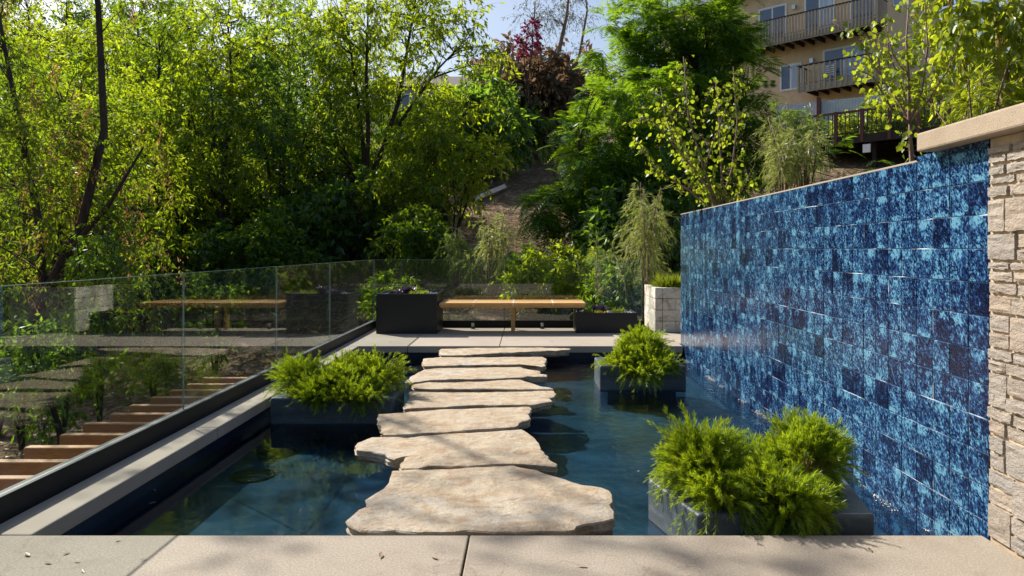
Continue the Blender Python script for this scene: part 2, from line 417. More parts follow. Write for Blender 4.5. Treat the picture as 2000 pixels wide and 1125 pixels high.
class MB:
    def __init__(s):
        s.v = []; s.f = []
    def box(s, x0, x1, y0, y1, z0, z1):
        b = len(s.v)
        s.v += [(x0, y0, z0), (x1, y0, z0), (x1, y1, z0), (x0, y1, z0), (x0, y0, z1), (x1, y0, z1), (x1, y1, z1), (x0, y1, z1)]
        s.f += [(b, b+3, b+2, b+1), (b+4, b+5, b+6, b+7), (b, b+1, b+5, b+4), (b+1, b+2, b+6, b+5), (b+2, b+3, b+7, b+6), (b+3, b, b+4, b+7)]
        return s
    def obox(s, o, u, n, t0, t1, d0, d1, z0, z1):
        """box in a plan frame: origin o, along u, outwards n"""
        b = len(s.v)
        def P(t, d, z): return (o[0] + u[0]*t + n[0]*d, o[1] + u[1]*t + n[1]*d, z)
        s.v += [P(t0, d0, z0), P(t1, d0, z0), P(t1, d1, z0), P(t0, d1, z0), P(t0, d0, z1), P(t1, d0, z1), P(t1, d1, z1), P(t0, d1, z1)]
        s.f += [(b, b+3, b+2, b+1), (b+4, b+5, b+6, b+7), (b, b+1, b+5, b+4), (b+1, b+2, b+6, b+5), (b+2, b+3, b+7, b+6), (b+3, b, b+4, b+7)]
        return s
    def prism(s, poly, z0, z1):
        b = len(s.v); n = len(poly)
        s.v += [(p[0], p[1], z0) for p in poly] + [(p[0], p[1], z1) for p in poly]
        s.f.append(tuple(b + i for i in reversed(range(n))))
        s.f.append(tuple(b + n + i for i in range(n)))
        for i in range(n):
            j = (i + 1) % n
            s.f.append((b + i, b + j, b + n + j, b + n + i))
        return s
    def lathe(s, cx, cy, prof, seg=20):
        b = len(s.v)
        for (r, z) in prof:
            for k in range(seg):
                a = 2*math.pi*k/seg
                s.v.append((cx + r*math.cos(a), cy + r*math.sin(a), z))
        for i in range(len(prof)-1):
            for k in range(seg):
                k2 = (k+1) % seg
                s.f.append((b+i*seg+k, b+i*seg+k2, b+(i+1)*seg+k2, b+(i+1)*seg+k))
        s.f.append(tuple(b+(len(prof)-1)*seg+k for k in range(seg)))
        s.f.append(tuple(b+k for k in reversed(range(seg))))
        return s
    def tube(s, pts, rad, sides=6):
        b = len(s.v); n = len(pts)
        P = [Vector(p) for p in pts]
        for i in range(n):
            t = (P[min(i+1, n-1)] - P[max(i-1, 0)])
            if t.length < 1e-6: t = Vector((0, 0, 1))
            t.normalize()
            ref = Vector((1, 0, 0)) if abs(t.x) < .8 else Vector((0, 1, 0))
            a = t.cross(ref).normalized(); c = t.cross(a)
            for k in range(sides):
                an = 2*math.pi*k/sides
                s.v.append(tuple(P[i] + (a*math.cos(an) + c*math.sin(an))*rad[i]))
        for i in range(n-1):
            for k in range(sides):
                k2 = (k+1) % sides
                s.f.append((b+i*sides+k, b+i*sides+k2, b+(i+1)*sides+k2, b+(i+1)*sides+k))
        s.f.append(tuple(b+(n-1)*sides+k for k in range(sides)))
        return s
    def mesh(s, name, mat, smooth=False, bevel=0, bseg=2):
        me = bpy.data.meshes.new(name)
        me.from_pydata(s.v, [], s.f)
        bm = bmesh.new(); bm.from_mesh(me)
        bmesh.ops.recalc_face_normals(bm, faces=bm.faces)
        if bevel:
            es = [e for e in bm.edges if len(e.link_faces) == 2 and e.calc_face_angle(0) > .5]
            bmesh.ops.bevel(bm, geom=es, offset=bevel, segments=bseg, affect='EDGES', profile=.5)
        bm.to_mesh(me); bm.free()
        if mat: me.materials.append(mat)
        if smooth:
            me.polygons.foreach_set("use_smooth", [True]*len(me.polygons))
        return me
    def build(s, name, mat, parent=None, smooth=False, bevel=0, bseg=2):
        return link(bpy.data.objects.new(name, s.mesh(name, mat, smooth, bevel, bseg)), parent)

def box(name, mat, parent, x0, x1, y0, y1, z0, z1, bevel=0, bseg=2):
    return MB().box(x0, x1, y0, y1, z0, z1).build(name, mat, parent, False, bevel, bseg)

def np_mesh(name, V, F, mat):
    """V (n,3), F (m,k) same k"""
    me = bpy.data.meshes.new(name)
    V = np.ascontiguousarray(V, dtype=np.float32); F = np.ascontiguousarray(F, dtype=np.int32)
    me.vertices.add(len(V)); me.vertices.foreach_set("co", V.ravel())
    me.loops.add(F.size); me.loops.foreach_set("vertex_index", F.ravel())
    me.polygons.add(len(F)); me.polygons.foreach_set("loop_start", np.arange(0, F.size, F.shape[1], dtype=np.int32))
    me.update(calc_edges=True)
    if mat: me.materials.append(mat)
    return me

def nrm(a):
    return a / np.maximum(np.linalg.norm(a, axis=-1, keepdims=True), 1e-9)

TEMPL = {
    # (u along, v side, w up) ; triangles
    'diamond': (np.array([(0, 0, 0), (.45, .5, .10), (1, 0, -.05), (.45, -.5, .10)]), np.array([(0, 1, 2), (0, 2, 3)])),
    'heart': (np.array([(0, 0, 0), (.12, .40, .10), (.42, .52, .12), (1, 0, -.10), (.42, -.52, .12), (.12, -.40, .10)]), np.array([(0, 1, 2), (0, 2, 3), (0, 3, 4), (0, 4, 5)])),
    'leaf6': (np.array([(0, 0, 0), (.28, .42, .08), (.62, .40, .06), (1, 0, -.12), (.62, -.40, .06), (.28, -.42, .08)]), np.array([(0, 1, 2), (0, 2, 3), (0, 3, 4), (0, 4, 5)])),
    'needle': (np.array([(0, 0, 0), (.5, .5, 0), (1, 0, -.04), (.5, -.5, 0)]), np.array([(0, 1, 2), (0, 2, 3)])),
}

def leaf_verts(P, D, S, L, Wd, kind='diamond'):
    t, f = TEMPL[kind]
    D = nrm(D); S = nrm(S - (S*D).sum(-1, keepdims=True)*D); N = np.cross(D, S)
    n = len(P)
    V = (P[:, None, :] + D[:, None, :]*(t[None, :, 0:1]*L[:, None, None])
         + S[:, None, :]*(t[None, :, 1:2]*Wd[:, None, None]) + N[:, None, :]*(t[None, :, 2:3]*Wd[:, None, None]))
    F = f[None, :, :] + (np.arange(n)*len(t))[:, None, None]
    return V.reshape(-1, 3), F.reshape(-1, 3)

def twig_verts(S, Mi, E, r):
    """3-sided two-segment twigs"""
    n = len(S)
    t = nrm(E - S); ref = np.tile(np.array([[.31, .87, .2]]), (n, 1))
    a = nrm(np.cross(t, ref)); c = np.cross(t, a)
    rings = []
    for P, q in ((S, 1.0), (Mi, .7), (E, .25)):
        for k in range(3):
            an = 2*math.pi*k/3
            rings.append(P + (a*math.cos(an) + c*math.sin(an))*(r[:, None]*q))
    V = np.stack(rings, 1)
    f = []
    for i in range(2):
        for k in range(3):
            k2 = (k+1) % 3
            f.append((i*3+k, i*3+k2, i*3+3+k2, i*3+3+k))
    F = np.array(f)[None] + (np.arange(n)*9)[:, None, None]
    return V.reshape(-1, 3), F.reshape(-1, 4)

def merge(parts):
    Vs, Fs, o = [], [], 0
    for V, F in parts:
        Vs.append(V); Fs.append(F + o); o += len(V)
    return np.concatenate(Vs), np.concatenate(Fs)

def rdir(rng, n):
    return nrm(rng.normal(size=(n, 3)))

def smooth01(a, b, x):
    t = min(1, max(0, (x-a)/(b-a)))
    return t*t*(3-2*t)

# ------------------------------------------------------------------ terrain
def ground_z(x, y):
    h = -.95 + .70*smooth01(11.9, 12.9, y)*smooth01(-4.2, -2.2, x)
    d = y - 13.5
    h += .27*(d if d > 1.5 else (0 if d < -1.5 else (d+1.5)**2/6))
    h -= .5*smooth01(-4, -9, x)*smooth01(20, 12, y)
    h += .12*max(0, x-8)*smooth01(12, 22, y)
    if y < -6: h += .55*(-6-y)  # added unseen rise behind the camera, keeps bright sky out of glass reflections
    h += .35*mnoise.noise(Vector((x*.13, y*.13, 0)))*smooth01(11, 18, y) + .06*mnoise.noise(Vector((x*.7, y*.7, 3)))
    return min(h, 15.0)

def build_ground():
    xs = np.concatenate([np.arange(-90, -20, 3.0), np.arange(-20, 20, .5), np.arange(20, 91, 3.0)])
    ys = np.concatenate([np.arange(-60, 8, 2.5), np.arange(8, 34, .5), np.arange(34, 140, 2.5)])
    V = np.array([(x, y, ground_z(x, y)) for y in ys for x in xs])
    nx = len(xs); ny = len(ys)
    i = np.arange(nx-1)[None, :] + (np.arange(ny-1)*nx)[:, None]
    i = i.ravel()
    F = np.stack([i, i+1, i+1+nx, i+nx], 1)
    me = np_mesh("ground", V, F, M['earth'])
    me.polygons.foreach_set("use_smooth", [True]*len(me.polygons))
    tag(link(bpy.data.objects.new("ground", me)), kind='structure', label="brown earthen hillside rising behind the garden")
build_ground()

# ------------------------------------------------------------------ pool, terraces, coping
XW = 2.02         # face of the blue wall
POOL_L, POOL_N, POOL_F = -2.17, 3.22, 9.48
WATER = -.17
FLOOR = -.34

def slab(parent, x0, x1, y0, y1, z0=-.085, z1=0.0, mat='deck', name='slab', bev=.006):
    return box(name, M[mat], parent, x0, x1, y0, y1, z0, z1, bev)

ft = thing('front_terrace', None, None); tag(ft, kind='structure')
slab(ft, -2.40, -.257, -3.0, POOL_N)
slab(ft, -.249, 1.985, -3.0, POOL_N)
bt = thing('far_terrace', None, None); tag(bt, kind='structure')
slab(bt, -2.40, -1.545, POOL_F, 11.72, mat='coping'); slab(bt, -1.538, -.362, POOL_F, 11.72, mat='coping')
slab(bt, -.354, 1.30, POOL_F, 11.72, mat='coping'); slab(bt, 1.307, 2.9, POOL_F + .25, 11.0, mat='coping')
box('slab', M['coping'], bt, 1.307, 2.0, POOL_F, POOL_F + .243, -.085, 0, .005)
cp = thing('pool_coping', None, None); tag(cp, kind='structure')
yy = POOL_N + .006
for y1 in (5.17, 7.3, POOL_F - .006):
    slab(cp, -2.40, POOL_L, yy, y1 - .004, mat='coping', name='coping_stone', bev=.008); yy = y1 + .003
# basin
pb = thing('pool_basin', None, None); tag(pb, kind='structure')
box('basin_floor', M['plaster'], pb, -2.5, 2.0, 2.9, 9.8, FLOOR-.15, FLOOR)
box('basin_wall', M['waterline'], pb, -2.40, POOL_L-.03, 2.9, 9.8, FLOOR+.001, -.087)
box('basin_wall', M['waterline'], pb, POOL_L-.029, 1.99, 2.9, POOL_N-.03, FLOOR+.001, -.087)
box('basin_wall', M['waterline'], pb, POOL_L-.029, 1.99, POOL_F+.03, 9.8, FLOOR+.001, -.087)
box('outer_wall', M['bconc'], pb, -2.62, -2.401, -3, 12.0, -1.8, -.125)
box('footing', M['bconc'], pb, -2.40, 2.9, 9.81, 11.9, -1.5, -.09)
box('footing', M['bconc'], pb, -2.40, 1.99, -3, 2.89, -1.5, -.09)
# water surface
wv = MB(); wv.v = [(POOL_L-.03, POOL_N-.03, WATER), (2.0, POOL_N-.03, WATER), (2.0, POOL_F+.03, WATER), (POOL_L-.03, POOL_F+.03, WATER)]; wv.f = [(0, 1, 2, 3)]
tag(wv.build('pool_water', M['water']), kind='structure')
# round drain covers on the pool floor
def drain(px, py, label):
    h = FLOOR + .012
    Y = 1440*(EYE-h)/(py-486); X = (px-1030)*Y/1440
    X = max(X, POOL_L+.20); Y = min(Y, 5.72)
    t = thing('drain_cover', label, 'drain', (X, Y, FLOOR), 'drains in the pool floor')
    MB().lathe(0, 0, [(.15, .0), (.15, .012), (.135, .018), (.128, .010)], 28).build('ring', M['blackmetal'], t)
    g = MB()
    for i in range(-3, 4):
        w = math.sqrt(max(0, .125**2 - (i*.034)**2))
        g.box(-w, w, i*.034-.008, i*.034+.008, .003, .0155)
    g.build('grate', M['blackmetal'], t)
drain(493, 927, 'round dark drain cover in open water, nearer the front terrace')
drain(572, 858, 'round dark drain cover just in front of the fern box by the coping')

# ------------------------------------------------------------------ blue tile wall
wall = thing('tile_wall', 'tall water wall covered in mottled glossy blue tiles', 'wall', (XW, 3.22, 0))
def wpart(name, mat, x0, x1, y0, y1, z0, z1, bevel=0):
    return box(name, mat, wall, x0-XW, x1-XW, y0-3.22, y1-3.22, z0, z1, bevel)
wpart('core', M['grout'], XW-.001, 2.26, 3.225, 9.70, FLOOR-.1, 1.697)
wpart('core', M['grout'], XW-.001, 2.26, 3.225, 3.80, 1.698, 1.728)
wpart('top_edge', M['coping'], XW-.004, 2.265, 3.805, 9.705, 1.698, 1.709, .002)
tm = MB().box(-.004, .010, .0016, .1484, .0016, .1484).mesh('tile', M['tile'], False, .0025, 1)
far = MB()
ntile = 0
rr = random.Random(4)
for j in range(44):
    y = 3.22 + .15*j
    if y + .1 > 9.70: break
    for i in range(-11, 3):
        z = 1.25 + .15*i
        dx = rr.uniform(-.0012, .0012)
        if ntile < 299 and j < 21:
            o = link(bpy.data.objects.new('tile', tm), wall); ntile += 1
            o.location = (dx, y-3.22, z); o.rotation_euler = (0, rr.uniform(-.006, .006), rr.uniform(-.008, .008))
        else:
            y1 = min(y+.1485, 9.70)
            far.box(-.004+dx, .008, y+.0015-3.22, y1-3.22, z+.0015, z+.1485)
for j in range(4):
    far.box(-.004, .008, .15*j+.0015, .15*j+.1485, 1.7015, 1.728)
tag(far.build('tile_field', M['tile'], wall), kind='stuff')

# ------------------------------------------------------------------ chiselled stones
def rough_block(sx, sy, sz, seed, amp, nx=5, nz=3, face='-x', rnd=.012):
    """a block sx thick, sy long, sz high, its rough face at x=0 looking to -x"""
    V = []; F = []
    def nz_(y, z, k):
        return mnoise.fractal(Vector((y*9+seed*7.1, z*14+seed*3.3, k)), 1.0, 2.0, 3)
    for i in range(nz+1):
        for j in range(nx+1):
            u = j/nx; v = i/nz
            e = min(u, 1-u)*nx; g = min(v, 1-v)*nz
            edge = 0 if (e < .5 or g < .5) else 1
            y = u*sy; z = v*sz
            if e > .5: y += .18*sy/nx*nz_(u*3, v*3, 2)
            if edge == 0:
                y += .006*nz_(u*5, v*5, 5); z += .006*nz_(u*5, v*5, 8)
            x = -(rnd if edge else 0) - amp*.5 - amp*edge*(.15 + .7*nz_(y*.7, z*2.2, 1) + .35*round(1.5*nz_(y*.5, z*1.5, 6))) - (0 if edge else amp*.3*(1+nz_(y, z, 3)))
            V.append((x, y, z))
    w = nx+1
    for i in range(nz):
        for j in range(nx):
            a = i*w+j
            F.append((a, a+w, a+w+1, a+1))
    ring = [j for j in range(nx+1)] + [i*w+nx for i in range(1, nz+1)] + [nz*w+j for j in range(nx-1, -1, -1)] + [i*w for i in range(nz-1, 0, -1)]
    b = len(V)
    for r in ring:
        V.append((sx, V[r][1], V[r][2]))
    n = len(ring)
    for k in range(n):
        k2 = (k+1) % n
        F.append((ring[k], ring[k2], b+k2, b+k))
    F.append(tuple(b+k for k in range(n)))
    me = bpy.data.meshes.new('stone'); me.from_pydata(V, [], F)
    bm = bmesh.new(); bm.from_mesh(me); bmesh.ops.recalc_face_normals(bm, faces=bm.faces); bm.to_mesh(me); bm.free()
    return me

pier = thing('stone_pier', 'pale chiselled ledgestone wall with tan mortar beside the blue tiles', 'wall', (XW, 1.4, 0))
box('mortar_core', M['mortar'], pier, .0, .42, 0, 1.815, -.4, 1.728)
rs = random.Random(11)
z = 0.0
rows = []
while z < 1.728:
    h = rs.choice([.04, .05, .055, .065, .08, .105, .12, .15])
    if z + h > 1.715: h = 1.725 - z
    if h < .03: break
    rows.append((z, h)); z += h
sid = 0
for (z, h) in rows:
    y = 1.815 + rs.uniform(-.006, .008)
    first = True
    while y > .02:
        L = rs.uniform(.10, .20) if first else rs.uniform(.14, .36)
        first = False
        L = min(L, y)
        if L < .05: break
        sub = [(z, h)]
        if h > .11 and rs.random() < .45:
            q = h*rs.uniform(.4, .6); sub = [(z, q), (z+q, h-q)]
        for (zz, hh) in sub:
            me = rough_block(.1, L-.014, hh-.014, sid, rs.uniform(.007, .014), 12 if L > .2 else 9, 8 if hh > .08 else 5, rnd=.002)
            me.materials.append(M['ledge'])
            o = link(bpy.data.objects.new('stone', me), pier)
            o.location = (-.004 + rs.uniform(-.008, .004), y-L+.006, zz+.005); sid += 1
        y -= L
# cap slab
capo = MB().box(1.93, 2.50, 1.3, 3.66, 1.7300, 1.822).mesh('wall_cap', M['cap'], False, .010, 2)
cap = tag(link(bpy.data.objects.new('wall_cap', capo)), 'tan sandstone coping slab capping the stone and tile wall', 'capstone')

# planting bed behind the wall, its retaining return
bed = MB()
nb = 0
bx = [2.262, 3, 4, 6, 9, 14]; by = [-4, 0, 3, 5, 7, 9.66]
for y in by:
    for x in bx:
        bed.v.append((x, y, 1.60 + .10*max(0, x-2.6) + .03*mnoise.noise(Vector((x, y, 0)))))
for i in range(len(by)-1):
    for j in range(len(bx)-1):
        a = i*len(bx)+j
        bed.f.append((a, a+1, a+1+len(bx), a+len(bx)))
tag(bed.build('planting_bed', M['soil']), kind='structure')
box('retaining_wall', M['bconc'], None, 2.264, 14, 9.67, 9.80, -.9, 1.66)
tag(bpy.data.objects['retaining_wall'], 'plain retaining wall at the end of the raised planting bed', 'wall')

# ------------------------------------------------------------------ stepping stones (plan outlines)
def plan(pts, h):
    out = []
    for cx, cy in pts:
        px = 500 + cx/2.2222; py = 640 + cy/2.2222
        Y = 1440*(EYE-h)/(py-486)
        out.append(((px-1030)*Y/1440, Y))
    return out
FLAGS = [
 ([(590,622),(700,615),(840,613),(1000,605),(1110,600),(1190,610),(1270,635),(1340,660),(1420,680),(1500,693),(1530,705),(1540,740),(1556,800),(1556,832),(1500,838),(1440,850),(1400,862),(1385,878),(1300,884),(1180,884),(1040,886),(990,880),(910,878),(860,886),(700,886),(500,878),(415,868),(405,850),(390,838),(410,815),(440,790),(475,775),(490,745),(525,715),(570,680),(583,655)],
  'largest tan flagstone, against the front terrace', .10),
 ([(425,512),(460,490),(500,475),(560,475),(640,478),(720,468),(860,458),(1000,452),(1150,442),(1190,460),(1230,500),(1240,530),(1275,570),(1300,592),(1303,604),(1270,603),(1200,594),(1090,590),(1000,596),(850,601),(750,601),(650,611),(622,608),(628,590),(645,565),(600,570),(560,550),(500,538),(440,530)],
  'tan flagstone with a long pointed spur over the water', .075),
 ([(530,375),(590,372),(700,362),(800,355),(900,352),(1010,348),(1190,342),(1198,352),(1185,380),(1195,395),(1150,415),(1125,430),(1080,434),(960,441),(860,450),(700,458),(600,466),(550,466),(540,430),(528,395)],
  'third flagstone from the front terrace, with a chipped grey corner', .075),
 ([(665,277),(760,280),(900,280),(1050,278),(1200,277),(1290,274),(1300,282),(1295,300),(1275,305),(1285,320),(1240,328),(1200,334),(1100,335),(960,334),(850,341),(750,345),(645,352),(640,343),(655,320),(660,300)],
  'fourth flagstone from the front terrace, long and straight-backed', .07),
 ([(690,244),(740,238),(850,238),(960,234),(1100,225),(1150,225),(1190,240),(1240,255),(1293,265),(1288,268),(1150,268),(1000,266),(870,266),(760,266),(685,261),(680,252)],
  'thin pointed flagstone, fifth from the front terrace', .06),
 ([(645,232),(680,207),(730,181),(800,175),(960,173),(1080,170),(1150,170),(1190,182),(1230,188),(1235,200),(1260,205),(1262,213),(1230,213),(1180,213),(1130,217),(1010,222),(880,222),(760,227),(680,239),(648,236)],
  'sixth flagstone from the front terrace, sharp at its outer end', .07),
 ([(725,134),(780,129),(900,129),(1100,127),(1250,126),(1262,136),(1255,158),(1262,166),(1240,170),(1190,160),(1000,160),(870,163),(730,167),(722,150)],
  'blocky flagstone, second from the far terrace', .075),
 ([(800,92),(950,88),(1100,86),(1230,86),(1362,90),(1368,94),(1300,100),(1200,103),(1050,110),(900,119),(800,120),(796,108)],
  'pale flagstone tapering to one end, against the far terrace', .075),
]
def flagstone(idx, pts, label, th):
    top = -.015
    P = plan(pts, top)
    if idx == 7: P = [(x, min(y, POOL_F-.03)) for x, y in P]
    P = [(x, max(y, POOL_N+.025)) for x, y in P]
    # resample with a broken edge
    rng = random.Random(idx+50)
    Q = []
    n = len(P)
    for i in range(n):
        a = Vector(P[i]); b = Vector(P[(i+1) % n])
        L = (b-a).length; m = max(1, int(L/.045))
        nn = Vector((b.y-a.y, a.x-b.x))
        if nn.length > 0: nn.normalize()
        for k in range(m):
            q = a.lerp(b, k/m)
            j = .020*mnoise.fractal(Vector((q.x*13, q.y*13, idx*5.0)), .8, 2, 4)
            Q.append(q + nn*j)
    c = sum((Vector(q) for q in Q), Vector((0, 0)))/len(Q)
    N = len(Q)
    rings = []
    def ring(scale, off, z, jz, jo):
        r = []
        for q in Q:
            d = (q-c); dl = d.length
            e = d.normalized()*(off + jo*mnoise.noise(Vector((q.x*11, q.y*11, z*40+idx))))
            p = c + d*scale + e
            r.append((p.x, p.y, z + jz*mnoise.fractal(Vector((p.x*4, p.y*4, idx*3.0)), 1, 2, 4)))
        rings.append(r)
    ring(1, -.022, top-th, .004, .034)
    ring(1, -.010, top-th*.70, .006, .030)
    ring(1, -.016, top-th*.66, .006, .030)
    ring(1, .002, top-th*.40, .006, .022)
    ring(1, -.006, top-th*.36, .006, .020)
    ring(1, .001, top-.008, .003, .006)
    ring(1, -.005, top-.001, .003, .006)
    ring(1, -.030, top+.002, .004, .006)
    for s in (.88, .72, .52, .30, .12):
        ring(s, 0, top+.003, .007, 0)
    V = [p for r in rings for p in r]
    F = []
    for i in range(len(rings)-1):
        for k in range(N):
            k2 = (k+1) % N
            F.append((i*N+k, i*N+k2, (i+1)*N+k2, (i+1)*N+k))
    V.append((c.x, c.y, top+.003)); ci = len(V)-1
    lb = (len(rings)-1)*N
    for k in range(N): F.append((lb+k, lb+(k+1) % N, ci))
    F.append(tuple(reversed(range(N))))
    V = [(x-c.x, y-c.y, z) for x, y, z in V]
    me = bpy.data.meshes.new('stone_slab'); me.from_pydata(V, [], F)
    bm = bmesh.new(); bm.from_mesh(me); bmesh.ops.recalc_face_normals(bm, faces=bm.faces); bm.to_mesh(me); bm.free()
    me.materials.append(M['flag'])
    t = thing('stepping_stone', label, 'flagstone', (c.x, c.y, 0), 'flagstones crossing the pool')
    link(bpy.data.objects.new('stone_slab', me), t)
    xs = [q.x for q in Q]; ys = [q.y for q in Q]
    w = (max(xs)-min(xs))*.30; d = (max(ys)-min(ys))*.28
    box('plinth', M['waterline'], t, -w, w, -d, d, FLOOR, top-th+.004)
for i, (p, l, th) in enumerate(FLAGS):
    flagstone(i, p, l, th)

# ------------------------------------------------------------------ glass fences
def glass_fence(name, label, side):
    t = thing(name, label, 'fence')
    if side == 'left':
        gx = -2.44
        ys = [1.35, 3.29, 5.23, 7.17, 9.11, 11.74]
        sh = MB().box(gx-.04, gx-.010, -2.0, 11.80, -.12, .112).box(gx+.010, gx+.038, -2.0, 11.699, -.12, .116).box(gx-.010, gx+.010, -2.0, 11.73, -.12, -.02)
        sh.build('base_shoe', M['shoe'], t, False, .003, 1)
        MB().box(gx-.009, gx+.009, -2.0, 11.69, .100, .113).build('gasket', M['gasket'], t)
        for a, b in zip(ys[:-1], ys[1:]):
            box('glass_panel', M['glass'], t, gx-.006, gx+.006, a+.006, b-.006, .0, 1.075)
            box('polished_edge', M['gedge'], t, gx-.006, gx+.006, a+.006, b-.006, 1.0755, 1.0785)
            if b > 4: box('joint_seal', M['gedge'], t, gx-.005, gx+.005, b-.003, b+.003, .114, 1.075)
    else:
        gy = 11.74
        sh = MB().box(-2.401, 1.86, gy-.040, gy-.010, .0005, .112).box(-2.40, 1.86, gy+.010, gy+.040, -.08, .112).box(-2.40, 1.86, gy-.010, gy+.010, -.08, -.02)
        sh.build('base_shoe', M['shoe'], t, False, .003, 1)
        for a, b in ((-2.43, -.372), (-.358, 1.83)):
            box('glass_panel', M['glass'], t, a, b, gy-.006, gy+.006, 0, 1.075)
            box('polished_edge', M['gedge'], t, a, b, gy-.006, gy+.006, 1.0755, 1.0785)
        box('joint_seal', M['gedge'], t, -.3675, -.3625, gy-.004, gy+.004, .113, 1.075)
glass_fence('glass_fence', 'frameless glass fence in a black shoe running along the coping', 'left')
glass_fence('glass_fence', 'frameless glass fence behind the bench and the black planter boxes', 'back')

# ------------------------------------------------------------------ leaf-litter, grass and plant generators
def needles(rng, B, D, L, droop, k, nl, nw, spread, s0=.15):
    """shoots from B along D, each carrying k needles"""
    n = len(B)
    s = s0 + (1-s0)*rng.random((n, k))
    P = B[:, None, :] + D[:, None, :]*(L[:, None, None]*s[..., None])
    P[..., 2] -= droop[:, None]*L[:, None]*s*s
    T = np.repeat(D[:, None, :], k, 1).copy()
    T[..., 2] -= 2*droop[:, None]*s
    T = nrm(T) + spread*rdir(rng, n*k).reshape(n, k, 3)
    P = P.reshape(-1, 3); T = T.reshape(-1, 3)
    m = len(P)
    return leaf_verts(P, T, rdir(rng, m), nl*rng.uniform(.7, 1.25, m), nw*rng.uniform(.8, 1.2, m), 'needle')

def ribbon(rng, B, D, L, droop, w, segs=5):
    """arching strap leaves"""
    n = len(B)
    s = np.linspace(0, 1, segs+1)
    P = B[:, None, :] + D[:, None, :]*(L[:, None, None]*s[None, :, None])
    P[..., 2] -= droop[:, None]*L[:, None]*s[None, :]**2
    side = nrm(np.cross(D, np.array([[0, 0, 1.0]])) + .3*rdir(rng, n))
    ww = w[:, None]*np.array([.6] + [1.0]*(segs-1) + [.05])[None, :]
    V = np.stack([P - side[:, None, :]*ww[..., None]*.5, P + side[:, None, :]*ww[..., None]*.5], 2)
    f = np.array([(2*i, 2*i+1, 2*i+3, 2*i+2) for i in range(segs)])
    F = f[None] + (np.arange(n)*(2*(segs+1)))[:, None, None]
    return V.reshape(-1, 3), F.reshape(-1, 4)

def needle_plant(name, label, loc, mounds, group, seed, parent_group=None):
    t = thing(name, label, 'plant', loc, group)
    rng = np.random.default_rng(seed)
    parts = []; tw = []
    for mo in mounds:
        mx, my, r, h, n = mo[:5]; dz = mo[5] if len(mo) > 5 else 0.0
        ng = 22
        gaz = rng.random(ng)*2*math.pi; gel = np.arcsin(rng.uniform(-.25, 1.0, ng)); gl = rng.uniform(.72, 1.28, ng)
        gi = rng.integers(0, ng, n)
        az = gaz[gi] + rng.normal(0, .30, n); el = np.clip(gel[gi] + rng.normal(0, .20, n), -.6, 1.5)
        d0 = np.stack([np.cos(az)*np.cos(el), np.sin(az)*np.cos(el), np.sin(el)], 1)
        lump = gl[gi]
        u = rng.uniform(.25, .82, n)*lump
        B = np.array([mx, my, h*.34 + dz]) + d0*np.array([r, r, h*.62])*u[:, None]
        D = nrm(d0*np.array([1, 1, .6]) + np.array([0, 0, .55])*(el > -.05)[:, None] + .45*rdir(rng, n))
        L = rng.uniform(.06, .135, n)*gl[gi]
        dr = rng.uniform(.0, .35, n) + .45*(el < .1)
        parts.append(needles(rng, B, D, L, dr, 52, .034, .0032, .58, .06))
        root = np.array([mx, my, 0.0])[None] + (B-np.array([mx, my, 0]))*np.array([.35, .35, 0])
        tw.append(twig_verts(root, (root+B)/2 + np.array([0, 0, .02]), B, np.full(n, .0025)))
        E = B + D*L[:, None]; E[:, 2] -= dr*L
        Mi = B + D*L[:, None]*.5; Mi[:, 2] -= dr*L*.25
        tw.append(twig_verts(B, Mi, E, np.full(n, .0014)))
    V, F = merge(parts)
    link(bpy.data.objects.new('foliage', np_mesh('foliage', V, F, M['l_itt'])), t)
    V, F = merge(tw)
    link(bpy.data.objects.new('stems', np_mesh('stems', V, F, M['cane'])), t)
    return t

def concrete_planter(poly, top, label, soil_label=None):
    cx = sum(p[0] for p in poly)/len(poly); cy = sum(p[1] for p in poly)/len(poly)
    t = thing('concrete_planter', label, 'planter', (cx, cy, FLOOR), 'concrete planters standing in the pool')
    P = [(x-cx, y-cy) for x, y in poly]
    n = len(P)
    I = []
    for i, p in enumerate(P):
        d = Vector(p); I.append(tuple(d - Vector((math.copysign(.11, d.x), math.copysign(.10, d.y)))))
    v = []; f = []
    H = top-FLOOR
    Z0 = WATER-.025-FLOOR
    for ring, z in ((P, Z0), (P, H), (I, H), (I, H-.06)):
        v += [(x, y, z) for x, y in ring]
    for r in range(3):
        for i in range(n):
            j = (i+1) % n
            f.append((r*n+i, r*n+j, (r+1)*n+j, (r+1)*n+i))
    f.append(tuple(range(n))[::-1])
    m = MB(); m.v = v; m.f = f
    m.f.append(tuple(3*n+i for i in range(n)))
    m.build('box', M['bconc'], t, False, .018, 3)
    MB().prism([(x*.80, y*.72) for x, y in P], 0, Z0+.002).build('plinth', M['waterline'], t)
    s = MB(); s.prism([(x*.985, y*.985) for x, y in I], H-.055, H-.022)
    s.build('soil', M['soil'], t)
    return (cx, cy)
concrete_planter([(-2.09, 5.99), (-1.09, 5.99), (-1.10, 6.60), (-2.09, 6.60)], .04, 'dark concrete planter box in the water next to the coping')
concrete_planter([(.73, 7.42), (1.60, 7.42), (1.60, 8.05), (.73, 8.05)], .07, 'dark concrete planter box in the water near the far terrace')
concrete_planter([(.776, 3.36), (1.585, 3.36), (1.69, 3.95), (.635, 3.90)], .04, 'grey-blue concrete planter box in the water by the front terrace')
needle_plant('fern_shrub', 'feathery green shrub trailing from the planter next to the coping', (-1.59, 6.3, .02),
             [(-.36, .03, .23, .30, 400), (.0, .08, .24, .29, 400), (.30, .05, .21, .32, 360), (-.14, -.25, .18, .19, 360, -.06), (.12, -.28, .20, .18, 400, -.08), (.29, -.22, .17, .19, 300, -.06), (-.02, -.16, .2, .22, 300, .0)], 'feathery shrubs in the pool planters', 3)
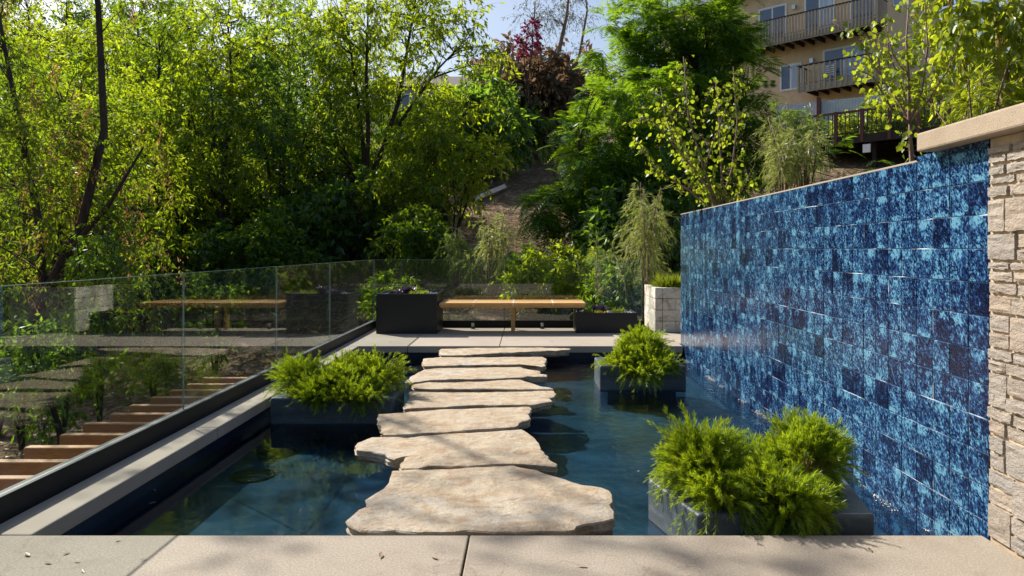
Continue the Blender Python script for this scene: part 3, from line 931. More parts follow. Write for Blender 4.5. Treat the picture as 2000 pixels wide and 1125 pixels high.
needle_plant('fern_shrub', 'feathery green shrub in the planter near the far terrace', (1.165, 7.73, .05),
             [(.0, .0, .24, .38, 480), (-.20, -.22, .20, .24, 380, -.06), (.17, -.24, .22, .24, 420, -.08), (.0, -.32, .24, .20, 420, -.12), (.0, -.12, .22, .3, 300, .0)], 'feathery shrubs in the pool planters', 4)
needle_plant('fern_shrub', 'feathery green shrub of three mounds in the planter by the front terrace', (1.16, 3.63, .02),
             [(-.28, .05, .21, .31, 820, .02), (.22, .09, .21, .33, 820, .02), (.02, -.16, .19, .21, 680, -.01), (-.24, -.12, .15, .18, 320, -.01), (.0, .10, .15, .24, 400, .0), (.04, -.24, .15, .15, 300, -.04)], 'feathery shrubs in the pool planters', 5)

# ------------------------------------------------------------------ black planters, bench, lights, block planter
def bed_plants(t_loc, specs, seed, group):
    pass
def metal_planter(label, x0, x1, y0, y1, h):
    t = thing('metal_planter', label, 'planter', (x0, y0, 0), 'black metal planters on the far terrace')
    w = x1-x0; d = y1-y0; k = .02
    m = MB(); n = 4
    P = [(0, 0), (w, 0), (w, d), (0, d)]; I = [(k, k), (w-k, k), (w-k, d-k), (k, d-k)]
    for ring, z in ((P, 0), (P, h), (I, h), (I, h-.06)):
        m.v += [(x, y, z) for x, y in ring]
    for r in range(3):
        for i in range(4):
            j = (i+1) % 4
            m.f.append((r*4+i, r*4+j, (r+1)*4+j, (r+1)*4+i))
    m.f += [(3, 2, 1, 0), (12, 13, 14, 15)]
    m.build('box', M['blackmetal'], t, False, .003, 1)
    rng = np.random.default_rng(int(x0*100) % 97)
    # gravel top: small stones
    n = 700
    Pp = np.stack([rng.uniform(k+.01, w-k-.01, n), rng.uniform(k+.01, d-k-.01, n), np.full(n, h-.03)], 1)
    V, F = leaf_verts(Pp, rdir(rng, n), rdir(rng, n), rng.uniform(.02, .045, n), rng.uniform(.015, .035, n), 'leaf6')
    g = link(bpy.data.objects.new('gravel', np_mesh('gravel', V, F, M['gravel'])), t); g['kind'] = 'stuff'
    box('gravel_bed', M['gravel'], t, k+.002, w-k-.002, k+.002, d-k-.002, h-.058, h-.028)
    return t
metal_planter('tall black metal planter box at one end of the bench', -2.224, -1.327, 10.84, 11.60, .588)
metal_planter('low black metal planter box under the end of the bench', .72, 1.632, 10.94, 11.60, .30)

def rosette(name, label, cat, loc, mat, n, L, wd, el0, el1, seed, group=None, kind='leaf6', base=.03):
    rng = np.random.default_rng(seed)
    a = rng.random(n)*2*math.pi; el = rng.uniform(el0, el1, n)
    D = np.stack([np.cos(a)*np.cos(el), np.sin(a)*np.cos(el), np.sin(el)], 1)
    B = np.stack([base*np.cos(a), base*np.sin(a), np.zeros(n)+rng.uniform(0, L*.5, n)], 1)
    V, F = leaf_verts(B, D, rdir(rng, n)*.4 + np.cross(D, [0, 0, 1.0]), L*rng.uniform(.6, 1.2, n), np.full(n, wd), kind)
    t = thing(name, label, cat, loc, group)
    link(bpy.data.objects.new('leaves', np_mesh('leaves', V, F, M[mat])), t)
    MB().tube([(0, 0, -.02), (0, 0, L*.5)], [.008, .005], 5).build('stem', M['bark'], t)
rosette('succulent', 'tall dark purple succulent in the tall black planter', 'succulent', (-1.82, 11.15, .565), 'l_purple', 110, .10, .05, .1, 1.5, 1, base=.05)
rosette('succulent', 'low lavender succulent in the tall black planter', 'succulent', (-1.98, 11.05, .56), 'l_purple', 90, .07, .035, .0, 1.2, 2, base=.07)
rosette('ground_cover_plant', 'bright green mat plant in the tall black planter', 'plant', (-1.62, 11.02, .558), 'l_lime', 420, .06, .010, .2, 1.4, 3, kind='needle', base=.11)
rosette('succulent', 'purple succulent in the low black planter', 'succulent', (1.09, 11.2, .27), 'l_purple', 110, .10, .05, .1, 1.4, 4, base=.05)
rosette('ground_cover_plant', 'green mat plant in the low black planter', 'plant', (.98, 11.1, .27), 'l_lime', 260, .06, .012, .2, 1.4, 5, kind='needle', base=.09)
rosette('flower', 'yellow flower at the front of the low black planter', 'flower', (1.13, 11.0, .275), 'l_yellow', 40, .05, .03, .0, .8, 6, base=.03)
rosette('ground_cover_plant', 'small green tuft at the far corner of the low black planter', 'plant', (1.38, 11.2, .27), 'l_lime', 200, .07, .012, .2, 1.4, 7, kind='needle', base=.06)

bn = thing('bench', 'long slatless cedar bench spanning between two black planters', 'bench', (-1.315, 10.86, 0))
bn['label'] = 'long cedar bench spanning between the two black planter boxes'
def bpart(name, mat, x0, x1, y0, y1, z0, z1, bev=.003):
    return box(name, M[mat], bn, x0+1.315, x1+1.315, y0-10.86, y1-10.86, z0, z1, bev, 1)
edges = [-1.31, -.80, -.21, .38, .87]
for a, b in zip(edges[:-1], edges[1:]):
    for q in range(3):
        bpart('plank', 'bench', a+.012, b-.012, 10.86+q*.237, 10.86+q*.237+.233, .408, .452)
for e in edges[1:-1]:
    bpart('joint_strip', 'benchstrip', e-.011, e+.011, 10.858, 11.57, .4065, .4535, .001)
bpart('rail', 'bench', -1.29, .85, 10.93, 10.97, .375, .4075)
bpart('rail', 'bench', -1.29, .85, 11.45, 11.49, .375, .4075)
bpart('leg', 'bench', -.245, -.19, 11.06, 11.115, .0, .407)
bpart('leg', 'bench', -.245, -.19, 11.40, 11.445, .0, .407)
bpart('stub_leg', 'blackmetal', .742, .78, 11.02, 11.06, .30, .407)

def uplight(x, y, label):
    t = thing('deck_light', label, 'light', (x, y, 0), 'small uplights on the far terrace')
    MB().lathe(0, 0, [(.035, 0), (.035, .008), (.012, .014), (.010, .04)], 14).build('base', M['blackmetal'], t)
    MB().lathe(0, 0, [(.018, .04), (.024, .05), (.024, .085), (.020, .092)], 14).build('head', M['alu'], t)
uplight(-.85, 11.5, 'small silver uplight on the terrace nearer the tall black planter')
uplight(.232, 11.52, 'small silver uplight on the terrace nearer the low black planter')

bp = thing('block_planter', 'weathered white stone block planter beyond the end of the blue wall', 'planter', (1.93, 11.08, 0))
box('core', M['mortar'], bp, .03, .97, .03, 1.0, 0, .645)
rb = random.Random(5)
for r in range(4):
    z0 = r*.168; h = .160
    # side facing the pool axis (-x)
    cuts = [0, 1.02] if r % 2 == 0 else [0, .55, 1.02]
    for a, b in zip(cuts[:-1], cuts[1:]):
        me = rough_block(.10, b-a-.006, h, 300+r*7+int(a*10), .010, 7, 4, rnd=.004); me.materials.append(M['block'])
        o = link(bpy.data.objects.new('block', me), bp); o.location = (0.0, a+.003, z0)
    # side facing the camera (-y)
    cuts = [.0, .30, .98] if r % 2 == 0 else [.0, .42, .98]
    for q, (a, b) in enumerate(zip(cuts[:-1], cuts[1:])):
        x0 = a + (.104 if q == 0 else 0)
        me = rough_block(.10, b-x0-.006, h, 400+r*7+int(a*10), .008, 6, 4, rnd=.004); me.materials.append(M['block'])
        o = link(bpy.data.objects.new('block', me), bp); o.location = (b-.003, .0, z0); o.rotation_euler = (0, 0, math.pi/2)

# ------------------------------------------------------------------ cedar beams outside the fence
bw = thing('beam_walkway', 'row of level cedar beams beside the glass fence, below the terrace', 'walkway', (-4.0, 5, 0))
Y = 5.09 - .39
nb = 0
rq = random.Random(3)
while Y < 9.3:
    o = box('beam', M['beam'], bw, rq.uniform(-.03, .03), 1.37, Y-5, Y-5+.085, -.475 + rq.uniform(-.004, .004), -.335 + rq.uniform(-.004, .004), .006, 1)
    Y += .392
box('stringer', M['beam'], bw, .35, .44, -.6, 4.3, -.62, -.481)
box('stringer', M['beam'], bw, 1.20, 1.29, -.6, 4.3, -.62, -.481)
for yy in (-.4, 1.8, 4.0):
    box('post', M['darktimber'], bw, .36, .43, yy, yy+.08, -1.7, -.621)

# ------------------------------------------------------------------ trees and shrubs
def crown_points(rng, blobs, n):
    w = np.array([b[6] if len(b) > 6 else b[3]*b[4]*b[5] for b in blobs], float); w /= w.sum()
    idx = rng.choice(len(blobs), n, p=w)
    B = np.array([b[:6] for b in blobs], float)[idx]
    r = rng.random(n)**(1/2.6)
    return B[:, :3] + B[:, 3:6]*rdir(rng, n)*r[:, None], B[:, :3]

def tree_mesh(seed, blobs, trunks, n_cl, tw_per, lv_per, leaf, twig_len=.7, droop=.35, leaf_mat='l_dense',
              bark='bark', kind='diamond', r_branch=.018, hang=.55, fan=1.0, frond=False, extra=None, up=0.15):
    """trunks: list of (points, radii). returns meshes (trunk, crown, extra)"""
    rng = np.random.default_rng(seed)
    mb = MB()
    nodes = []
    for pts, rad in trunks:
        mb.tube(pts, rad, 8)
        P = [Vector(p) for p in pts]
        for i in range(len(P)-1):
            for q in (0, .25, .5, .75):
                if i + q > .6:
                    nodes.append((P[i].lerp(P[i+1], q), rad[i]*(1-q) + rad[i+1]*q))
        nodes.append((P[-1], rad[-1]))
    NP = np.array([tuple(n[0]) for n in nodes]); NR = [n[1] for n in nodes]
    C, BC = crown_points(rng, blobs, n_cl)
    for c in C:
        d = np.linalg.norm((NP - c)*np.array([1, 1, 1.0]), axis=1) + np.where(NP[:, 2] > c[2] - .15, 3.0, 0)
        i = int(np.argmin(d)); s = NP[i]
        L = np.linalg.norm(c - s)
        m1 = s + (c-s)*.35 + np.array([0, 0, .10*L]) + rng.normal(size=3)*.05*L
        m2 = s + (c-s)*.7 + np.array([0, 0, .09*L]) + rng.normal(size=3)*.05*L
        r0 = min(NR[i]*.75, r_branch*(.5 + .5*L))
        mb.tube([s, m1, m2, c], [r0, r0*.7, r0*.45, r0*.22], 5)
    tme = mb.mesh('trunk', M[bark], True)
    # twigs
    n = n_cl*tw_per
    S = np.repeat(C, tw_per, 0); O = np.repeat(BC, tw_per, 0)
    out = nrm(S - O)
    D = nrm(fan*rdir(rng, n) + .5*out + np.array([0, 0, up]))
    L = twig_len*rng.uniform(.5, 1.25, n)
    dr = droop*rng.uniform(.4, 1.6, n)
    E = S + D*L[:, None]; E[:, 2] -= dr*L
    Mi = S + D*L[:, None]*.5; Mi[:, 2] -= dr*L*.25
    TV, TF = twig_verts(S, Mi, E, np.full(n, max(.004, r_branch*.25)))
    twm = (TV, TF)
    k = lv_per
    s = .12 + .9*rng.random((n, k))
    P = S[:, None, :] + D[:, None, :]*(L[:, None, None]*s[..., None]); P[..., 2] -= dr[:, None]*L[:, None]*s*s
    T = np.repeat(D[:, None, :], k, 1).copy(); T[..., 2] -= 2*dr[:, None]*s; T = nrm(T)
    P = P.reshape(-1, 3); T = T.reshape(-1, 3); m = len(P)
    if not frond:
        LD = nrm(.55*T + .8*rdir(rng, m) + np.array([0, 0, -hang]))
        V, F = leaf_verts(P, LD, rdir(rng, m), leaf[0]*rng.uniform(.6, 1.25, m), leaf[1]*rng.uniform(.7, 1.2, m), kind)
    else:
        # feathery fronds: paired leaflets along a rachis
        FD = nrm(.6*T + .75*rdir(rng, m)*np.array([1, 1, .5]) + np.array([0, 0, .12]))
        side = nrm(np.cross(FD, np.array([[0, 0, 1.0]])))
        FL = leaf[0]*rng.uniform(.7, 1.2, m)
        pr = 9
        q = np.linspace(.15, 1, pr)
        PP = P[:, None, :] + FD[:, None, :]*(FL[:, None, None]*q[None, :, None]); PP[..., 2] -= .45*FL[:, None]*q[None, :]**2
        tt = np.repeat(FD[:, None, :], pr, 1).copy(); tt[..., 2] -= .9*q[None, :]
        sd = np.repeat(side[:, None, :], pr, 1)
        parts = []
        for sg in (-1, 1):
            dd = nrm(.55*nrm(tt) + sg*sd + np.array([0, 0, -.15]))
            ln = (FL[:, None]*.36*(1.15 - .75*(q[None, :]-.35)**2/.4)).ravel()
            parts.append(leaf_verts(PP.reshape(-1, 3), dd.reshape(-1, 3), (nrm(tt) + .2*rdir(rng, m*pr).reshape(m, pr, 3)).reshape(-1, 3), ln, np.full(m*pr, leaf[1]), 'needle'))
        V, F = merge(parts)
    cme = np_mesh('crown', V, F, M[leaf_mat])
    wme = np_mesh('twigs', TV, TF, M[bark])
    xme = None
    if extra:
        # hanging dry seed clusters
        mat, cnt, per, sz = extra
        pick = rng.choice(len(E), cnt, replace=False)
        B = np.repeat(E[pick], per, 0); mm = len(B)
        B = B + rng.normal(size=(mm, 3))*np.array([.045, .045, .13])
        V, F = leaf_verts(B, rdir(rng, mm)*.5 + np.array([0, 0, -1.0]), rdir(rng, mm), sz*rng.uniform(.6, 1.2, mm), np.full(mm, sz*.3), 'diamond')
        xme = np_mesh('seed_clusters', V, F, M[mat])
    return tme, cme, wme, xme

def place_tree(name, label, cat, meshes, loc, rz=0.0, sc=(1, 1, 1), group=None):
    t = thing(name, label, cat, loc, group, rz)
    t.scale = sc
    for nm, me in zip(('trunk', 'crown', 'twigs', 'seed_clusters'), meshes):
        if me is not None:
            o_ = link(bpy.data.objects.new(nm, me), t)
            if nm == 'twigs': o_['kind'] = 'stuff'
    return t

def stem(seed, h, r, lean=(0, 0), n=5, wob=.06):
    rg = random.Random(seed)
    pts = []; rad = []
    for i in range(n+1):
        f = i/n
        pts.append((lean[0]*f**1.3 + rg.uniform(-wob, wob)*h*.3*(f > 0), lean[1]*f**1.3 + rg.uniform(-wob, wob)*h*.3*(f > 0), h*f - .15*(i == 0)))
        rad.append(r*(1-.75*f))
    return (pts, rad)

def at(px, Y, zoff=0.0):
    X = (px-1030)*Y/1440
    return (X, Y, ground_z(X, Y) + zoff)
def zat(py, Y):
    return EYE + (486-py)*Y/1440

# --- dense grove: three kinds of crown, seven-metre unit trees, scaled per tree
def grove_variant(seed, mat, sparse=1.0):
    blobs = [(0, 0, 3.2, 1.9, 1.9, 1.7), (.5, .2, 5.2, 1.6, 1.6, 1.8), (-.6, -.2, 4.4, 1.5, 1.5, 1.6), (.1, .1, 6.6, 1.1, 1.1, 1.1), (.7, -.5, 2.1, 1.3, 1.3, 1.0), (-.8, .4, 1.9, 1.2, 1.2, 1.0)]
    tr = [stem(seed, 6.2, .10, (.4, .1)), stem(seed+1, 5.2, .075, (-.8, .3)), stem(seed+2, 4.6, .06, (.9, -.5)), stem(seed+3, 4.2, .05, (-.3, -.8))]
    return tree_mesh(seed, blobs, tr, int(135*sparse), 10, 11, (.140, .050), .62, .30, mat, 'bark', 'diamond', .016)
GV = [grove_variant(21, 'l_dense'), grove_variant(31, 'l_ash', .8), grove_variant(41, 'l_deep')]
GROVE = [
 # px, Y, variant, scale, rot, label
 (95, 13.5, 0, .84, .3, 'dense green tree behind the leaning trunk at the picture edge'),
 (215, 15.5, 1, .86, 2.1, 'yellow-green tree next to the leaning trunk, seen over the glass fence'),
 (-60, 18.0, 2, .92, 1.2, 'dark tree at the very edge of the grove'),
 (330, 20.5, 0, .97, 4.0, 'tall yellow-green tree in the middle of the grove'),
 (440, 20.0, 1, 1.04, 5.2, 'tall many-stemmed tree lit yellow at its top'),
 (545, 20.5, 2, .92, .8, 'dark green tree standing beside the yellow-lit trees'),
 (620, 22.5, 2, .95, 3.3, 'dark green tree just behind the open multi-branched tree'),
 (150, 22.0, 1, 1.06, 2.7, 'tree in the rear of the grove with sky showing above'),
 (270, 27.0, 0, 1.10, 1.9, 'rear grove tree between the two tall yellow-green ones'),
 (390, 28.0, 2, 1.10, .4, 'darkest rear tree of the grove'),
 (520, 28.0, 0, 1.14, 5.0, 'rear grove tree with pale sky above its crown'),
 (20, 28.0, 1, 1.08, 4.4, 'pale rear tree near the picture edge'),
 (60, 36.0, 0, 1.25, 2.2, 'hazy far tree filling the corner behind the leaning tree'),
 (180, 37.0, 2, 1.25, .9, 'far dark tree between the rear grove crowns'),
 (-70, 34.0, 1, 1.2, 5.5, 'far pale tree at the very edge of the picture'),
 (300, 38.0, 2, 1.2, 3.7, 'far dark tree above the yellow-lit bushes'),
 (690, 31.0, 1, 1.05, 3.0, 'rear tree behind the open multi-branched tree'),
]
for (px, Y_, v, s, rz, lab) in GROVE:
    place_tree('grove_tree', lab, 'tree', GV[v][:3], at(px, Y_), rz, (s, s, s), 'grove of trees beyond the glass fence')

# --- leaning tree at the left edge with dry seed clusters, tall enough to shade the front terrace
g0 = at(-25, 9.9)
bx_, by_, bz_ = g0
lean_tr = [([(0, 0, -.2), (.25, .05, .9), (.7, .1, 1.9), (1.15, .2, 2.9), (1.4, .3, 4.2), (1.2, .5, 6.0), (.9, .6, 7.6), (.5, .5, 9.6)], [.095, .085, .075, .06, .05, .04, .03, .015]),
           ([(.7, .1, 1.9), (.55, .2, 3.0), (.2, .3, 4.4), (-.2, .4, 6.2)], [.055, .048, .036, .018]),
           ([(1.0, .15, 2.55), (1.6, .0, 3.1), (2.2, -.2, 3.9)], [.04, .03, .014])]
lt = tree_mesh(71, [(.8, .3, 3.6, 1.2, 1.2, 1.2, 2.2), (-.2, .3, 4.6, 1.2, 1.2, 1.4, 2.2), (.6, .4, 6.4, 1.5, 1.5, 1.3, 1.1), (-.5, .4, 7.0, 1.5, 1.4, 1.2, 1.1), (-.6, .3, 2.6, .9, .9, .9, 1.0), (1.6, .2, 2.6, .8, .8, .8, 1.0), (.5, .4, 9.5, 1.9, 1.6, .9, .55), (1.4, .2, 8.4, 1.2, 1.2, .7, .25)], lean_tr,
               140, 9, 13, (.085, .030), .46, .35, 'l_mix', 'bark', 'diamond', .010, extra=('l_brown', 170, 34, .06))
place_tree('leaning_tree', 'leaning tree hung with brown dry seed clusters at the picture edge', 'tree', lt, g0)
# slender stems beside the beams, seen through the glass
for (px, Y_, h, sd, lab) in ((195, 9.4, 2.6, 5, 'thin sapling with bare stems behind the glass, beside the beams'), (120, 8.4, 1.4, 6, 'dark leafy shrub behind the glass beside the nearest beams'),
                             (300, 11.5, 1.3, 8, 'grassy green shrub behind the glass on leaf litter'), (45, 8.8, 1.2, 9, 'dark shrub at the foot of the leaning tree'), (420, 13, 1.7, 10, 'small shrub behind the first glass joint')):
    tr = [stem(sd*10+i, h, .022, (random.Random(sd*7+i).uniform(-.35, .35), random.Random(sd*9+i).uniform(-.3, .3))) for i in range(5)]
    me = tree_mesh(sd, [(0, 0, h*.55, .42, .42, h*.45), (.1, 0, h*.9, .4, .4, .35)], tr, 26, 7, 9, (.10, .035), .32, .3, 'l_deep' if sd != 8 else 'l_grass', 'bark', 'diamond', .008)
    place_tree('shrub', lab, 'shrub', me[:3], at(px, Y_))

# --- open multi-branched ash
g1 = at(690, 21)
zz = lambda py: zat(py, 21) - g1[2]
def lp(px, py, dy=0.0):
    return ((px-690)*21/1440, dy, zz(py))
ash_tr = [([(0, 0, -.3), lp(697, 450), lp(712, 400), lp(716, 360)], [.17, .15, .13, .115]),
          ([lp(716, 360), lp(705, 270, .2), lp(690, 160, .3), lp(672, 40, .3)], [.075, .06, .045, .02]),
          ([lp(716, 362), lp(722, 260, -.2), lp(720, 150, -.3), lp(724, 0, -.3)], [.075, .06, .045, .02]),
          ([lp(718, 358), lp(745, 290, .2), lp(775, 200, .2), lp(800, 60, .1), lp(815, -30, .1)], [.09, .075, .055, .035, .015]),
          ([lp(745, 290, .2), lp(800, 220, -.3), lp(860, 140, -.4), lp(920, 80, -.5)], [.06, .045, .03, .012]),
          ([lp(712, 380), lp(760, 345, -.3), lp(810, 325, -.5), lp(860, 330, -.6)], [.05, .04, .028, .012]),
          ([lp(710, 385), lp(675, 310, .3), lp(640, 220, .4), lp(615, 110, .4)], [.055, .045, .03, .012])]
ab = []
for (px, py, rx, rz_) in ((650, 70, 1.1, 1.5), (720, 40, 1.2, 1.6), (790, 60, 1.2, 1.5), (860, 90, 1.3, 1.0), (930, 70, 1.0, .9), (960, 110, .8, .7), (640, 220, 1.0, 1.3), (800, 180, 1.4, 1.1), (700, 210, .9, 1.2), (880, 220, 1.0, .6), (600, 330, .9, 1.1), (860, 20, 1.2, .7)):
    p = lp(px, py); ab.append((p[0], 0, p[2], rx, 1.3, rz_))
ash = tree_mesh(81, ab, ash_tr, 190, 7, 9, (.19, .058), .75, .40, 'l_ash', 'bark', 'diamond', .02)
place_tree('ash_tree', 'open multi-branched tree with light yellow-green leaves above the tall black planter', 'tree', ash[:3], g1)

# --- shrubby tree with many stems at the foot of the slope
g2 = at(885, 19)
zz2 = lambda py: zat(py, 19) - g2[2]
st = [stem(200+i, zz2(330), .035, (random.Random(i).uniform(-1.1, .8), random.Random(i+9).uniform(-.6, .6))) for i in range(9)]
mst = tree_mesh(91, [(-.4, 0, zz2(350), 1.1, 1.0, .7), (.4, 0, zz2(300), .85, .8, .7), (-.8, .2, zz2(280), 1.0, .9, .8), (-.3, 0, zz2(390), .8, .8, .45), (-1.4, 0, zz2(380), .9, .8, .8), (-.6, 0, zz2(240), .9, .8, .6)], st, 105, 8, 10, (.17, .055), .6, .35, 'l_ash', 'bark')
place_tree('many_stemmed_tree', 'low many-stemmed yellow-green tree at the foot of the bare slope', 'tree', mst[:3], g2)

# --- understorey bushes generic (unit: 1 m tall, .7 radius)
def bush_mesh(seed, mat, leaf=(.10, .038), n=70, kind='diamond', tw=8, lv=10):
    tr = [stem(seed*13+i, .75, .02, (random.Random(seed+i).uniform(-.4, .4), random.Random(seed+i+5).uniform(-.4, .4))) for i in range(6)]
    return tree_mesh(seed, [(0, 0, .5, .65, .65, .45), (.25, .1, .7, .4, .4, .35), (-.3, -.1, .62, .4, .4, .35)], tr, n, tw, lv, leaf, .24, .3, mat, 'bark', kind, .008)
BD = bush_mesh(301, 'l_deep'); BG = bush_mesh(302, 'l_dense'); BA = bush_mesh(303, 'l_ash'); BR = bush_mesh(304, 'l_autumn', (.07, .035), 90); BL = bush_mesh(305, 'l_bright')
BUSH = [
 (270, 17.5, BG, 1.7, 'green bush just over the glass fence before the first trunks'),
 (390, 17.5, BD, 1.6, 'dark green bush over the first glass joint'),
 (440, 26.0, BA, 3.0, 'yellow-lit bush glowing between the grove trunks'),
 (300, 27.0, BA, 2.8, 'yellow-lit bush glowing behind the first grove trunks'),
 (530, 18.0, BG, 1.7, 'green bush in front of the dark grove bushes'),
 (560, 27.0, BA, 2.8, 'yellow-lit bush behind the dark green grove tree'),
 (120, 25.0, BA, 2.6, 'yellow-lit bush behind the leaning tree'),
 (60, 16.0, BD, 2.0, 'dark bush low between the grove trunks by the picture edge'),
 (200, 19.0, BD, 2.2, 'dark bush low behind the glass fence, next to the pale thicket'),
 (350, 22.5, BA, 2.2, 'yellow-lit bush low in the grove'),
 (480, 23.0, BD, 2.6, 'dark bush low at the grove trunks above the second glass joint'),
 (590, 22.0, BD, 2.2, 'dark bush under the dark green grove tree'),
 (660, 19.5, BD, 2.3, 'dark drooping bush at the base of the open multi-branched tree'),
 (640, 25.0, BA, 2.6, 'yellow-lit bush behind the open multi-branched tree'),
 (770, 20.5, BA, 2.2, 'yellow-green bush above the tall black planter'),
 (820, 17.0, BG, 1.4, 'small green bush just beyond the glass by the tall planter'),
 (745, 24.0, BG, 2.6, 'green bush on the slope behind the open tree'),
 (930, 29.0, BD, 3.4, 'dark round bush at the top of the bare slope'),
 (960, 33.0, BD, 3.6, 'dark bush behind the reddish bush'),
 (870, 30.0, BG, 3.4, 'green bush in front of the pale blue house'),
 (830, 34.0, BD, 3.0, 'dark bush beside the pale blue house'),
 (1030, 36.0, BR, 4.8, 'reddish-brown bush beside the feathery tree'),
 (1062, 38.0, BR, 5.2, 'taller rusty bush under the thin grey tree'),
 (1060, 14.2, BA, 1.15, 'yellow-green thicket seen through the glass above the bench'),
 (1110, 14.6, BL, 1.2, 'pale yellow thicket seen through the glass next to the low planter'),
 (1030, 15.0, BD, 1.0, 'dark thicket behind the glass over the bench middle'),
 (1185, 13.2, BG, .95, 'fresh green bush right behind the low black planter'),
 (770, 13.4, BG, .9, 'green bush right behind the tall black planter'),
 (1230, 15.5, BD, 1.9, 'dark bush beyond the glass under the feathery tree'),
 (1290, 17.0, BD, 2.4, 'dark bush behind the weeping grass-like shrub'),
 (1690, 31.5, BL, 2.0, 'pale bush between the dark deck and the tan house'),
 (1760, 32.5, BL, 2.6, 'leafy bush growing on the dark deck side'),
]
for (px, Y_, me, s, lab) in BUSH:
    place_tree('bush', lab, 'bush', me[:3], at(px, Y_, -.05), px*.37, (s, s, s*1.05), 'bushes around the garden')

# --- magenta climber and thin grey eucalyptus
g = at(1035, 33)
mg = tree_mesh(111, [(0, 0, zat(75, 33)-g[2], .5, .5, .7), (-.25, 0, zat(100, 33)-g[2], .4, .4, .6), (.3, 0, zat(45, 33)-g[2], .35, .35, .5)], [stem(5, zat(40, 33)-g[2], .06), stem(6, zat(70, 33)-g[2], .05, (-.3, 0))], 14, 8, 10, (.12, .08), .4, .3, 'l_mag')
place_tree('flowering_climber', 'magenta flowering climber high beside the thin grey tree', 'climber', mg[:3], g)
g = at(1095, 36)
ez = lambda py: zat(py, 36)-g[2]
eu_tr = [([(0, 0, -.3), (.1, 0, ez(250)), (-.2, 0, ez(120)), (.3, 0, ez(30)), (.5, 0, ez(-60))], [.2, .17, .12, .08, .03]),
         ([(-.05, 0, ez(180)), (.9, 0, ez(110)), (1.3, 0, ez(20)), (1.1, 0, ez(-40))], [.09, .07, .05, .02]),
         ([(.0, 0, ez(200)), (-.9, .2, ez(120)), (-1.3, 0, ez(40)), (-1.2, 0, ez(-30))], [.08, .06, .04, .02])]
eu = tree_mesh(121, [(-.9, 0, ez(30), 1.2, 1, 1.0), (.6, 0, ez(10), 1.1, 1, 1.1), (1.2, 0, ez(130), .8, .8, 1.2), (-.3, 0, ez(140), .9, .9, 1.0), (.8, 0, ez(210), .9, .9, .9), (-1.5, 0, ez(90), .7, .7, .8)], eu_tr, 100, 7, 6, (.17, .035), .9, .5, 'l_euc', 'palebark', 'diamond', .02)
place_tree('eucalyptus_tree', 'thin grey wispy tree standing against the sky', 'tree', eu[:3], g)

# --- two big feathery trees
g = at(1150, 17)
jz = lambda py: zat(py, 17)-g[2]
jx = lambda px: (px-1150)*17/1440
JB = [(jx(px), dy, jz(py), rx, ry, rz_) for (px, py, rx, ry, rz_, dy) in ((1160, 220, .7, .9, .6, 0), (1230, 190, 1.1, 1.2, .7, .2), (1170, 300, .9, 1.1, .8, -.2), (1220, 300, 1.3, 1.2, .9, 0), (1110, 410, .8, .8, .5, -.3), (1150, 420, 1.3, 1.0, .7, 0), (1250, 420, 1.0, 1.0, .8, 0), (1050, 465, .7, .6, .3, -.4))]
jt = [stem(401, jz(280), .13, (-.2, 0)), stem(402, jz(330), .08, (-.9, -.2)), stem(403, jz(260), .08, (.9, .2))]
ja = tree_mesh(131, JB, jt, 120, 4, 5, (.44, .034), .55, .25, 'l_jac', 'bark', frond=True, r_branch=.02)
place_tree('feathery_tree', 'rounded dark feathery-leaved tree above the bench end', 'tree', ja[:3], g, 0, (1, 1, 1), 'feathery trees behind the blue wall')
g = at(1360, 20)
jz = lambda py: zat(py, 20)-g[2]
jx = lambda px: (px-1360)*20/1440
JB = [(jx(px), dy, jz(py), rx, ry, rz_) for (px, py, rx, ry, rz_, dy) in ((1235, 70, 1.2, 1.2, 1.0, 0), (1340, 40, 1.4, 1.3, 1.1, 0), (1400, 50, .8, 1.0, 1.0, 0), (1220, 150, 1.0, 1.1, .9, .2), (1320, 150, 1.5, 1.4, 1.2, 0), (1430, 150, 1.0, 1.2, 1.0, .2), (1505, 130, .6, .8, .5, .2), (1535, 205, .7, .8, .55, 0), (1440, 70, .6, .9, .6, 0), (1460, 260, 1.1, 1.1, 1.0, 0), (1330, 270, 1.5, 1.3, 1.2, 0), (1420, 360, 1.7, 1.3, 1.2, 0), (1540, 310, .7, .9, .6, -.2), (1640, 330, .9, .8, .45, -.6), (1300, 390, 1.5, 1.2, 1.1, 0))]
jt = [stem(411, jz(150), .16, (0, 0)), stem(412, jz(200), .09, (1.4, .2)), stem(413, jz(180), .09, (-1.3, .2)), stem(414, jz(300), .07, (2.4, -.3))]
jb = tree_mesh(141, JB, jt, 235, 4, 5, (.50, .038), .65, .25, 'l_jac', 'bark', frond=True, r_branch=.02)
place_tree('feathery_tree', 'tall feathery-leaved tree reaching the picture top beside the tan house', 'tree', jb[:3], g, 0, (1, 1, 1), 'feathery trees behind the blue wall')

